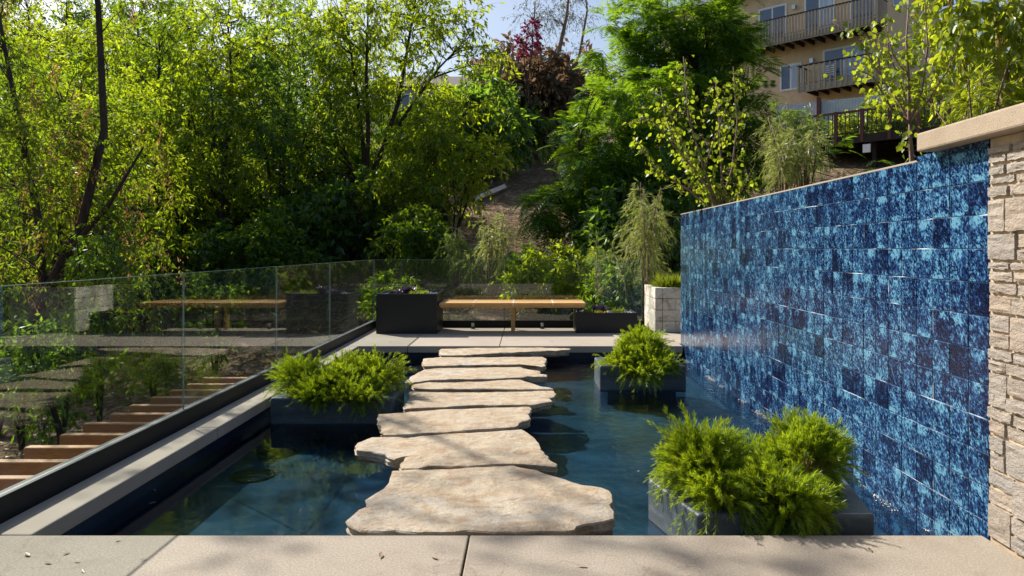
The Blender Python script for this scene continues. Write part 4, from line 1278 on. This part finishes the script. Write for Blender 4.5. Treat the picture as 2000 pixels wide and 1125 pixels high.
# --- two saplings behind the wall with heart-shaped leaves
def sapling(seed, branches, n, leaf, mat):
    rng = np.random.default_rng(seed); mb = MB()
    parts = []
    for pts, r in branches:
        m = len(pts); rad = [r*(1-.75*i/(m-1)) for i in range(m)]
        mb.tube(pts, rad, 6)
        P = np.array(pts, float)
        sgl = np.linalg.norm(np.diff(P, axis=0), axis=1)
        k = int(n*sgl.sum())
        i = rng.choice(m-1, k, p=sgl/sgl.sum()); q = rng.random(k)
        B = P[i] + (P[i+1]-P[i])*q[:, None]
        keep = B[:, 2] > P[0, 2] + .12*(P[-1, 2]-P[0, 2])
        B = B[keep]; k = len(B)
        D0 = nrm(rdir(rng, k)*np.array([1, 1, .4]))
        pl = rng.uniform(.02, .16, k)
        E = B + D0*pl[:, None]
        parts.append((B, E, D0))
    B = np.concatenate([p[0] for p in parts]); E = np.concatenate([p[1] for p in parts]); D0 = np.concatenate([p[2] for p in parts])
    Mi = (B+E)/2
    tv = twig_verts(B, Mi, E, np.full(len(B), .0022))
    rep = 2
    EE = np.repeat(E, rep, 0) + rng.normal(size=(len(E)*rep, 3))*.03; DD = np.repeat(D0, rep, 0); k = len(EE)
    V, F = leaf_verts(EE, nrm(.5*DD + .5*rdir(rng, k) + np.array([0, 0, -.75])), rdir(rng, k), leaf[0]*rng.uniform(.6, 1.15, k), leaf[1]*rng.uniform(.7, 1.1, k), 'heart')
    return mb.mesh('trunk', M['palebark'], True), np_mesh('crown', V, F, M[mat]), np_mesh('twigs', *tv, M['palebark'])
def pl3(o, Y0):
    """photo-plane points to the local frame of a plant standing at depth Y0"""
    return lambda px, py, dy=0.0: ((px-1030)*(Y0+dy)/1440 - o[0], dy, zat(py, Y0+dy) - o[2])
oa = (2.46, 9.45, 1.60); q = pl3(oa, 9.45)
brs = [([q(1403, 440), q(1400, 400), q(1375, 330, .1), q(1345, 230, .15), q(1335, 110, .1)], .022),
       ([q(1400, 420), q(1385, 370), q(1330, 300, -.2), q(1270, 230, -.3), q(1215, 245, -.3)], .018),
       ([q(1403, 415), q(1410, 350), q(1405, 250, .2), q(1398, 160, .3)], .018),
       ([q(1405, 410), q(1430, 330, .1), q(1440, 240, .2), q(1432, 130, .2)], .018),
       ([q(1402, 420), q(1345, 370, -.15), q(1280, 330, -.2), q(1240, 270, -.2)], .016),
       ([q(1404, 415), q(1450, 370, .1), q(1475, 320, .15)], .012),
       ([q(1375, 330, .1), q(1400, 260, .0), q(1425, 190, -.1)], .012),
       ([q(1330, 300, -.2), q(1300, 230, -.1), q(1290, 170, 0)], .011),
       ([q(1385, 370), q(1350, 320, .2), q(1320, 250, .3), q(1300, 200, .3)], .012)]
sa = sapling(151, brs, 38, (.066, .060), 'l_red')
place_tree('redbud_sapling', 'vase-shaped sapling with sparse round yellow-green leaves over the far wall end', 'tree', sa, oa, 0, (1, 1, 1), 'round-leaved saplings behind the blue wall')
ob = (3.2, 6.15, 1.66); q = pl3(ob, 6.15)
brs = [([q(1782, 380), q(1781, 310), q(1778, 270), q(1776, 232)], .028),
       ([q(1777, 240), q(1755, 200, .1), q(1720, 150, .2), q(1680, 80, .3), q(1625, 40, .3)], .014),
       ([q(1776, 236), q(1775, 160, -.1), q(1770, 80, -.1), q(1775, 0, 0)], .015),
       ([q(1777, 236), q(1800, 180, .1), q(1812, 90, .2), q(1805, -10, .2)], .015),
       ([q(1776, 240), q(1740, 210, -.2), q(1705, 150, -.3), q(1665, 130, -.3)], .012),
       ([q(1776, 238), q(1765, 180, .25), q(1735, 100, .3), q(1735, 30, .3)], .012),
       ([q(1778, 238), q(1810, 200, -.15), q(1850, 140, -.2), q(1880, 60, -.2)], .012),
       ([q(1720, 150, .2), q(1715, 100, .2), q(1700, 50, .2)], .009),
       ([q(1775, 150, -.1), q(1745, 110, -.2), q(1730, 60, -.2)], .009)]
sb = sapling(152, brs, 52, (.052, .048), 'l_red')
place_tree('redbud_sapling', 'slim-trunked sapling with round yellow leaves beside the stone cap', 'tree', sb, ob, 0, (1, 1, 1), 'round-leaved saplings behind the blue wall')

# --- bright broad-leaved tree over the wall cap, with yellow canes
oc = (4.35, 6.9, 1.78); q = pl3(oc, 6.9)
ct = [([(.3, 0, -.1), q(1960, 150), q(1950, 40), q(1930, -60)], [.05, .045, .035, .02]), ([(.1, .1, -.1), q(1895, 170, .1), q(1860, 60, .1), q(1850, -40)], [.03, .026, .02, .012]), ([(.5, 0, -.1), q(2020, 140), q(2030, 20)], [.04, .03, .02])]
cb_ = [q(px, py)[:1] + (0,) + q(px, py)[2:] + (rx, .5, rz_) for (px, py, rx, rz_) in ((1900, 40, .5, .5), (1980, 30, .5, .55), (1860, 0, .35, .4), (1960, 140, .5, .4), (2040, 120, .45, .5), (1880, 140, .35, .3), (2000, -40, .6, .4))]
cm = tree_mesh(161, cb_, ct, 95, 6, 7, (.115, .05), .30, .45, 'l_bright', 'cane', 'leaf6', .009, hang=.9)
place_tree('broadleaf_tree', 'bright backlit broad-leaved tree hanging over the wall cap', 'tree', cm[:3], oc)

# --- weeping wispy shrubs
def wispy(name, label, loc, h, r, n, mat, seed, w=.010, stemh=None):
    rng = np.random.default_rng(seed)
    t = thing(name, label, 'shrub', loc, 'weeping wispy shrubs')
    mb = MB(); parts = []; tws = []
    for i in range(11):
        a = rng.random()*6.28; rr_ = r*rng.uniform(.1, .95)
        top = np.array([math.cos(a)*rr_, math.sin(a)*rr_, h*rng.uniform(.45, .98)])
        mid = top*np.array([.45, .45, .62]) + rng.normal(size=3)*.05
        mb.tube([(0, 0, -.1), mid, top], [.016, .011, .004], 5)
        k = n//120
        s = rng.uniform(.2, 1.0, k)
        B = mid*(1-s)[:, None] + top*s[:, None]
        D = nrm(rdir(rng, k)*np.array([1, 1, .7]) + np.array([0, 0, .25]))
        L = rng.uniform(.10, .26, k)*h*.8
        dr = rng.uniform(.3, 1.5, k)
        parts.append(needles(rng, B, D, L, dr, 26, .075*h**.5, w*.75, .5, .1))
        E = B + D*L[:, None]; E[:, 2] -= dr*L
        Mi = B + D*L[:, None]*.5; Mi[:, 2] -= dr*L*.25
        tws.append(twig_verts(B, Mi, E, np.full(k, .0025)))
    link(bpy.data.objects.new('twigs', np_mesh('twigs', *merge(tws), M['palebark'])), t)['kind'] = 'stuff'
    V, F = merge(parts)
    link(bpy.data.objects.new('foliage', np_mesh('foliage', V, F, M[mat])), t)
    mb.build('stems', M['palebark'], t, True)
wispy('weeping_shrub', 'pale weeping shrub between the block planter and the wall', (2.05, 12.7, ground_z(2.05, 12.7)), 2.75, .62, 2600, 'l_wisp', 1, .012)
wispy('weeping_shrub', 'pale weeping shrub above the middle of the blue wall', (2.92, 8.4, 1.64), 1.15, .50, 2400, 'l_wisp', 2, .008)
wispy('weeping_shrub', 'greener weeping shrub standing higher above the blue wall', (3.36, 8.9, 1.70), 1.45, .42, 1500, 'l_wispgreen', 3, .009)
wispy('weeping_shrub', 'silvery grass-like shrub beyond the glass above the bench', (-.75, 14.4, ground_z(-.75, 14.4)), 1.9, .60, 1700, 'l_wisp', 4, .013)
wispy('weeping_shrub', 'silvery grass-like shrub behind the low black planter', (1.35, 13.6, ground_z(1.35, 13.6)), 1.7, .55, 1500, 'l_wispgreen', 5, .013)
wispy('weeping_shrub', 'drooping grass-like shrub beyond the glass by the tall planter', (-1.45, 15.2, ground_z(-1.45, 15.2)), 1.7, .6, 1300, 'l_wispgreen', 6, .013)
wispy('weeping_shrub', 'thin yellow bamboo-like shrub just above the stone cap', (3.95, 6.4, 1.75), 1.05, .5, 1400, 'l_bright', 7, .010)

# low lime shrub in the block planter
rosette('lime_shrub', 'bright lime shrub growing in the white block planter', 'shrub', (2.22, 11.45, .60), 'l_lime', 1600, .20, .012, .1, 1.5, 21, kind='needle', base=.16)

# leaf litter and grass: uncountable
def litter():
    rng = np.random.default_rng(77)
    n = 26000
    x = rng.uniform(-13, 4.5, n); y = 7 + 17*rng.random(n)**1.3
    keep = ~((x > -2.7) & (y < 11.95)) & ~((x > 1.9) & (y < 12.2))
    x, y = x[keep], y[keep]; n = len(x)
    z = np.array([ground_z(a, b) for a, b in zip(x, y)]) + rng.uniform(.0, .03, n)
    D = rdir(rng, n)*np.array([1, 1, .35])
    V, F = leaf_verts(np.stack([x, y, z], 1), D, rdir(rng, n)*np.array([1, 1, .4]), rng.uniform(.05, .11, n), rng.uniform(.02, .045, n), 'diamond')
    tag(link(bpy.data.objects.new('leaf_litter', np_mesh('leaf_litter', V, F, M['l_litter']))), 'dry brown leaf litter lying under the trees', 'leaf litter', kind='stuff')
    n = 9000
    x = rng.uniform(-9, 2.2, n); y = rng.uniform(12.0, 19, n)
    c = np.array([mnoise.noise(Vector((a*.8, b*.8, 9))) for a, b in zip(x, y)])
    keep = (c > -.05) & ~((x < -2.5) & (y < 12.4)); x, y = x[keep], y[keep]; n = len(x)
    z = np.array([ground_z(a, b) for a, b in zip(x, y)])-.02
    D = nrm(rdir(rng, n)*np.array([.6, .6, 0]) + np.array([0, 0, 1.0]))
    V, F = ribbon(rng, np.stack([x, y, z], 1), D, rng.uniform(.12, .34, n), rng.uniform(.1, .6, n), np.full(n, .012), 3)
    tag(link(bpy.data.objects.new('ground_grass', np_mesh('ground_grass', V, F, M['l_grass']))), 'low green grass tufts beyond the glass fence', 'grass', kind='stuff')
litter()

# pale timber lying on the bare slope
a = at(925, 25); b = at(985, 27)
tb = MB().tube([(a[0], a[1], a[2]+.12), (b[0], b[1], b[2]+.12)], [.11, .11], 4)
tag(tb.build('timber_log', M['benchstrip']), 'pale timber edging lying across the bare slope', 'timber')

# ------------------------------------------------------------------ tan house on the hill
hu = Vector((-.714, .70)); hn = Vector((-.70, -.714)); HC = Vector((17.4, 36.0)); hv = Vector((.70, .714))
house = thing('hill_house', 'tan stucco house with two wooden balconies on the hill', 'house', (HC.x, HC.y, 0))
def hb(name, mat, parent, t0, t1, d0, d1, z0, z1):
    return MB().obox((0, 0), hu, hn, t0, t1, d0, d1, z0, z1).build(name, M[mat], parent)
hb('wall', 'stucco', house, 0, 13, -9, 0, 5.0, 15.3)
rf = hb('roof', 'roof', house, -.6, 13.6, -9.6, .7, 15.31, 15.55)
hb('fascia', 'white', rf, -.62, 13.62, .7, .74, 15.28, 15.56)
def hwin(t0, t1, z0, z1, mat, mull=True):
    w = hb('window', 'white', house, t0, t1, .002, .05, z0, z1)
    tm_ = (t0+t1)/2
    spans = ((t0+.10, tm_-.04), (tm_+.04, t1-.10)) if mull else ((t0+.1, t1-.1),)
    for i, (a, b) in enumerate(spans):
        hb('pane', mat if i == 0 else 'pane', w, a, b, .035, .058, z0+.1, z1-.1)
hwin(4.92, 6.53, 12.35, 14.4, 'pane'); hwin(2.35, 3.95, 12.3, 14.5, 'curtain')
hwin(.85, 2.97, 9.55, 11.5, 'curtain'); hwin(4.1, 5.3, 9.7, 11.1, 'curtain'); hwin(.4, 1.6, 12.3, 14.4, 'pane')
# side wall window
sw = MB().obox((0, 0), hv, Vector((.714, -.70)), 1.2, 2.6, .002, .05, 13.4, 14.8).build('window', M['white'], house)
MB().obox((0, 0), hv, Vector((.714, -.70)), 1.3, 2.5, .035, .058, 13.5, 14.7).build('pane', M['pane'], sw)
def sconce(t, z):
    s_ = hb('wall_lamp', 'blackmetal', house, t-.05, t+.05, .002, .10, z, z+.16)
    hb('shade', 'alu', s_, t-.09, t+.09, .102, .26, z-.08, z+.14)
sconce(4.45, 14.0); sconce(3.5, 11.0)
def balcony(t0, t1, z, bal_w, step, dep=1.3):
    b = hb('balcony', 'greytimber', house, t0, t1, .002, dep, z-.12, z)
    hb('fascia_board', 'greytimber', b, t0-.02, t1+.02, dep+.002, dep+.05, z-.30, z+.04)
    k = t0+.3
    while k < t1:
        hb('joist', 'darktimber', b, k, k+.08, .004, dep-.004, z-.34, z-.121); k += .55
    hb('rail', 'darktimber', b, t0-.05, t1+.05, dep-.04, dep+.08, z+1.03, z+1.09)
    hb('rail', 'greytimber', b, t0, t1, dep+.0, dep+.05, z+.12, z+.17)
    k = t0
    while k < t1:
        hb('baluster', 'greytimber', b, k, k+bal_w, dep+.051, dep+.085, z-.22, z+1.029); k += step
    for side in (t0, t1-.05):
        d = .1
        while d < dep:
            hb('baluster', 'greytimber', b, side, side+.04, d, d+bal_w, z+.001, z+1.029); d += step
        hb('rail', 'darktimber', b, side-.01, side+.06, .05, dep-.042, z+1.031, z+1.085)
balcony(-.2, 6.5, 12.2, .085, .165)
balcony(-.4, 3.7, 9.5, .085, .27)
# chair on the lower balcony
cx_ = HC + hu*2.45 + hn*.75
ch = thing('balcony_chair', 'white slatted chair on the lower balcony', 'chair', (cx_.x, cx_.y, 9.5))
for sx in (-.22, .22):
    for sy in (-.2, .2):
        MB().obox((0, 0), hu, hn, sx-.02, sx+.02, sy-.02, sy+.02, 0, .44).build('leg', M['white'], ch)
MB().obox((0, 0), hu, hn, -.25, .25, -.24, .24, .441, .47).build('seat', M['white'], ch)
for i in range(5):
    MB().obox((0, 0), hu, hn, -.24, .24, -.25, -.22, .55+i*.11, .61+i*.11).build('slat', M['white'], ch)
for sx in (-.25, .22):
    MB().obox((0, 0), hu, hn, sx, sx+.03, -.219, -.19, .471, 1.1).build('back_post', M['white'], ch)

# ------------------------------------------------------------------ dark raised deck below the house
DO = Vector((11.6, 30.4)); du = Vector((.714, -.70)); dn = Vector((.70, .714))
dk = thing('raised_deck', 'dark raised timber deck with red-brown railing posts on the hill', 'deck', (DO.x, DO.y, 0))
def db(name, mat, parent, t0, t1, d0, d1, z0, z1):
    return MB().obox((0, 0), du, dn, t0, t1, d0, d1, z0, z1).build(name, M[mat], parent)
ZF = 5.72
db('platform', 'darktimber', dk, -.5, 7.5, .0, 4.5, ZF-.08, ZF)
db('fascia_board', 'darktimber', dk, -.5, 7.5, -.05, -.002, ZF-.30, ZF+.02)
db('rail', 'redtimber', dk, -.5, 7.5, -.06, .06, ZF+.93, ZF+1.0)
db('rail', 'darktimber', dk, -.5, 7.5, -.02, .03, ZF+.10, ZF+.14)
k = 0.1
while k < 7.5:
    db('railing_post', 'redtimber', dk, k-.06, k+.06, -.07, .05, ZF-.28, ZF+1.02); k += 1.02
k = -.4
while k < 7.5:
    db('baluster', 'blackmetal', dk, k, k+.03, -.005, .02, ZF+.141, ZF+.929); k += .17
for k in (.2, 2.4, 4.6, 6.8):
    db('support_post', 'darktimber', dk, k, k+.15, .3, .45, 2.6, ZF-.081)
db('back_skirt', 'darktimber', dk, -.5, 7.5, 2.2, 2.3, 2.6, ZF-.082)
bxp = DO + du*2.35 - dn*.09
MB().obox((bxp.x-DO.x, bxp.y-DO.y), du, dn, -.14, .14, -.06, .02, ZF-.72, ZF-.40).build('junction_box', M['white'], dk)
# panel fence behind
FO = Vector((12.4, 33.4))
pf = thing('panel_fence', 'grey ribbed panel fence with a red-brown post below the house', 'fence', (FO.x, FO.y, 0))
k = -1.2
while k < 3.4:
    MB().obox((0, 0), du, dn, k, k+.11, 0, .03, 4.8, 7.85 - .04*k).build('panel', M['bluewall'], pf); k += .12
MB().obox((0, 0), du, dn, .75, .92, -.10, -.002, 4.8, 8.0).build('post', M['redtimber'], pf)

# ------------------------------------------------------------------ pale blue house glimpsed through the trees
ph = thing('pale_house', 'pale blue-grey house glimpsed through the trees', 'house', (-9.5, 46, -0.9))
box('wall', M['bluewall'], ph, 0, 5.6, 0, 6, 6.5, 12.2)
rr_ = MB(); rr_.v = [(-.4, -.5, 12.2), (6.0, -.5, 12.2), (6.0, 6.5, 12.2), (-.4, 6.5, 12.2), (-.4, 3, 13.6), (6.0, 3, 13.6)]
rr_.f = [(0, 1, 5, 4), (2, 3, 4, 5), (0, 4, 3), (1, 2, 5), (3, 2, 1, 0)]
rr_.build('roof', M['roof'], ph)
for wx in (.7, 3.2):
    for wz in (7.9, 10.3):
        w = box('window', M['white'], ph, wx, wx+1.5, -.06, -.002, wz, wz+1.5)
        box('pane', M['pane'], w, wx+.08, wx+.71, -.075, -.05, wz+.08, wz+1.42)
        box('pane', M['pane'], w, wx+.79, wx+1.42, -.075, -.05, wz+.08, wz+1.42)

# ------------------------------------------------------------------ fallen leaves on the terrace and water
rl = random.Random(8)
lv = leaf_verts(np.zeros((1, 3)), np.array([[1.0, 0, 0]]), np.array([[0, 1.0, .2]]), np.array([.05]), np.array([.018]), 'leaf6')
lme = np_mesh('fallen_leaf', lv[0], lv[1], M['l_litter'])
def fallen(x, y, z, label, group):
    o = link(bpy.data.objects.new('fallen_leaf', lme))
    o.location = (x, y, z); o.rotation_euler = (rl.uniform(-.3, .3), rl.uniform(-.2, .2), rl.uniform(0, 6.28))
    s_ = rl.uniform(.5, 1.0); o.scale = (s_, s_, s_)
    tag(o, label, 'leaf', group)
for (px, py) in ((120, 1085), (143, 1098), (100, 1102), (272, 1096), (58, 1088), (742, 1092), (855, 1094), (1148, 1108), (225, 1062), (1700, 1080), (160, 1115)):
    Y_ = 1440*EYE/(py-486)
    lab = 'dry leaf alone on the front terrace close to the stone wall' if px == 1700 else 'dry leaf on the front terrace by the joint between slabs' if px == 855 else 'small dry leaf lying on the front terrace'
    fallen((px-1030)*Y_/1440, Y_, .006, lab, 'dry leaves on the front terrace')
for (px, py) in ((760, 668), (712, 662), (880, 655), (1075, 668), (1180, 664), (990, 660)):
    Y_ = 1440*EYE/(py-486); fallen((px-1030)*Y_/1440, Y_, .006, 'tiny dry leaf lying on the far terrace', 'dry leaves on the far terrace')
for (px, py) in ((300, 957), (307, 982), (537, 922), (1245, 923), (1115, 775), (435, 867)):
    Y_ = 1440*(EYE-WATER)/(py-486); fallen((px-1030)*Y_/1440, Y_, WATER+.005, 'small leaf floating on the pool water', 'leaves floating on the pool')

# ------------------------------------------------------------------ broken water at the foot of the wall
def foam():
    rng = np.random.default_rng(12)
    n = 2600
    y = rng.uniform(3.3, 9.45, n)
    y = y[np.array([mnoise.noise(Vector((a*2.3, 0, 4))) + .5*mnoise.noise(Vector((a*9, 0, 1))) > .12 for a in y])]; n = len(y)
    x = XW - .006 - np.abs(rng.normal(0, .022, n))
    P = np.stack([x, y, WATER + rng.uniform(.001, .010, n)], 1)
    V, F = leaf_verts(P, rdir(rng, n), rdir(rng, n), rng.uniform(.004, .013, n), rng.uniform(.003, .007, n), 'leaf6')
    tag(link(bpy.data.objects.new('water_foam', np_mesh('water_foam', V, F, M['white']))), 'white splashes where water meets the blue wall', 'foam', kind='stuff')
foam()
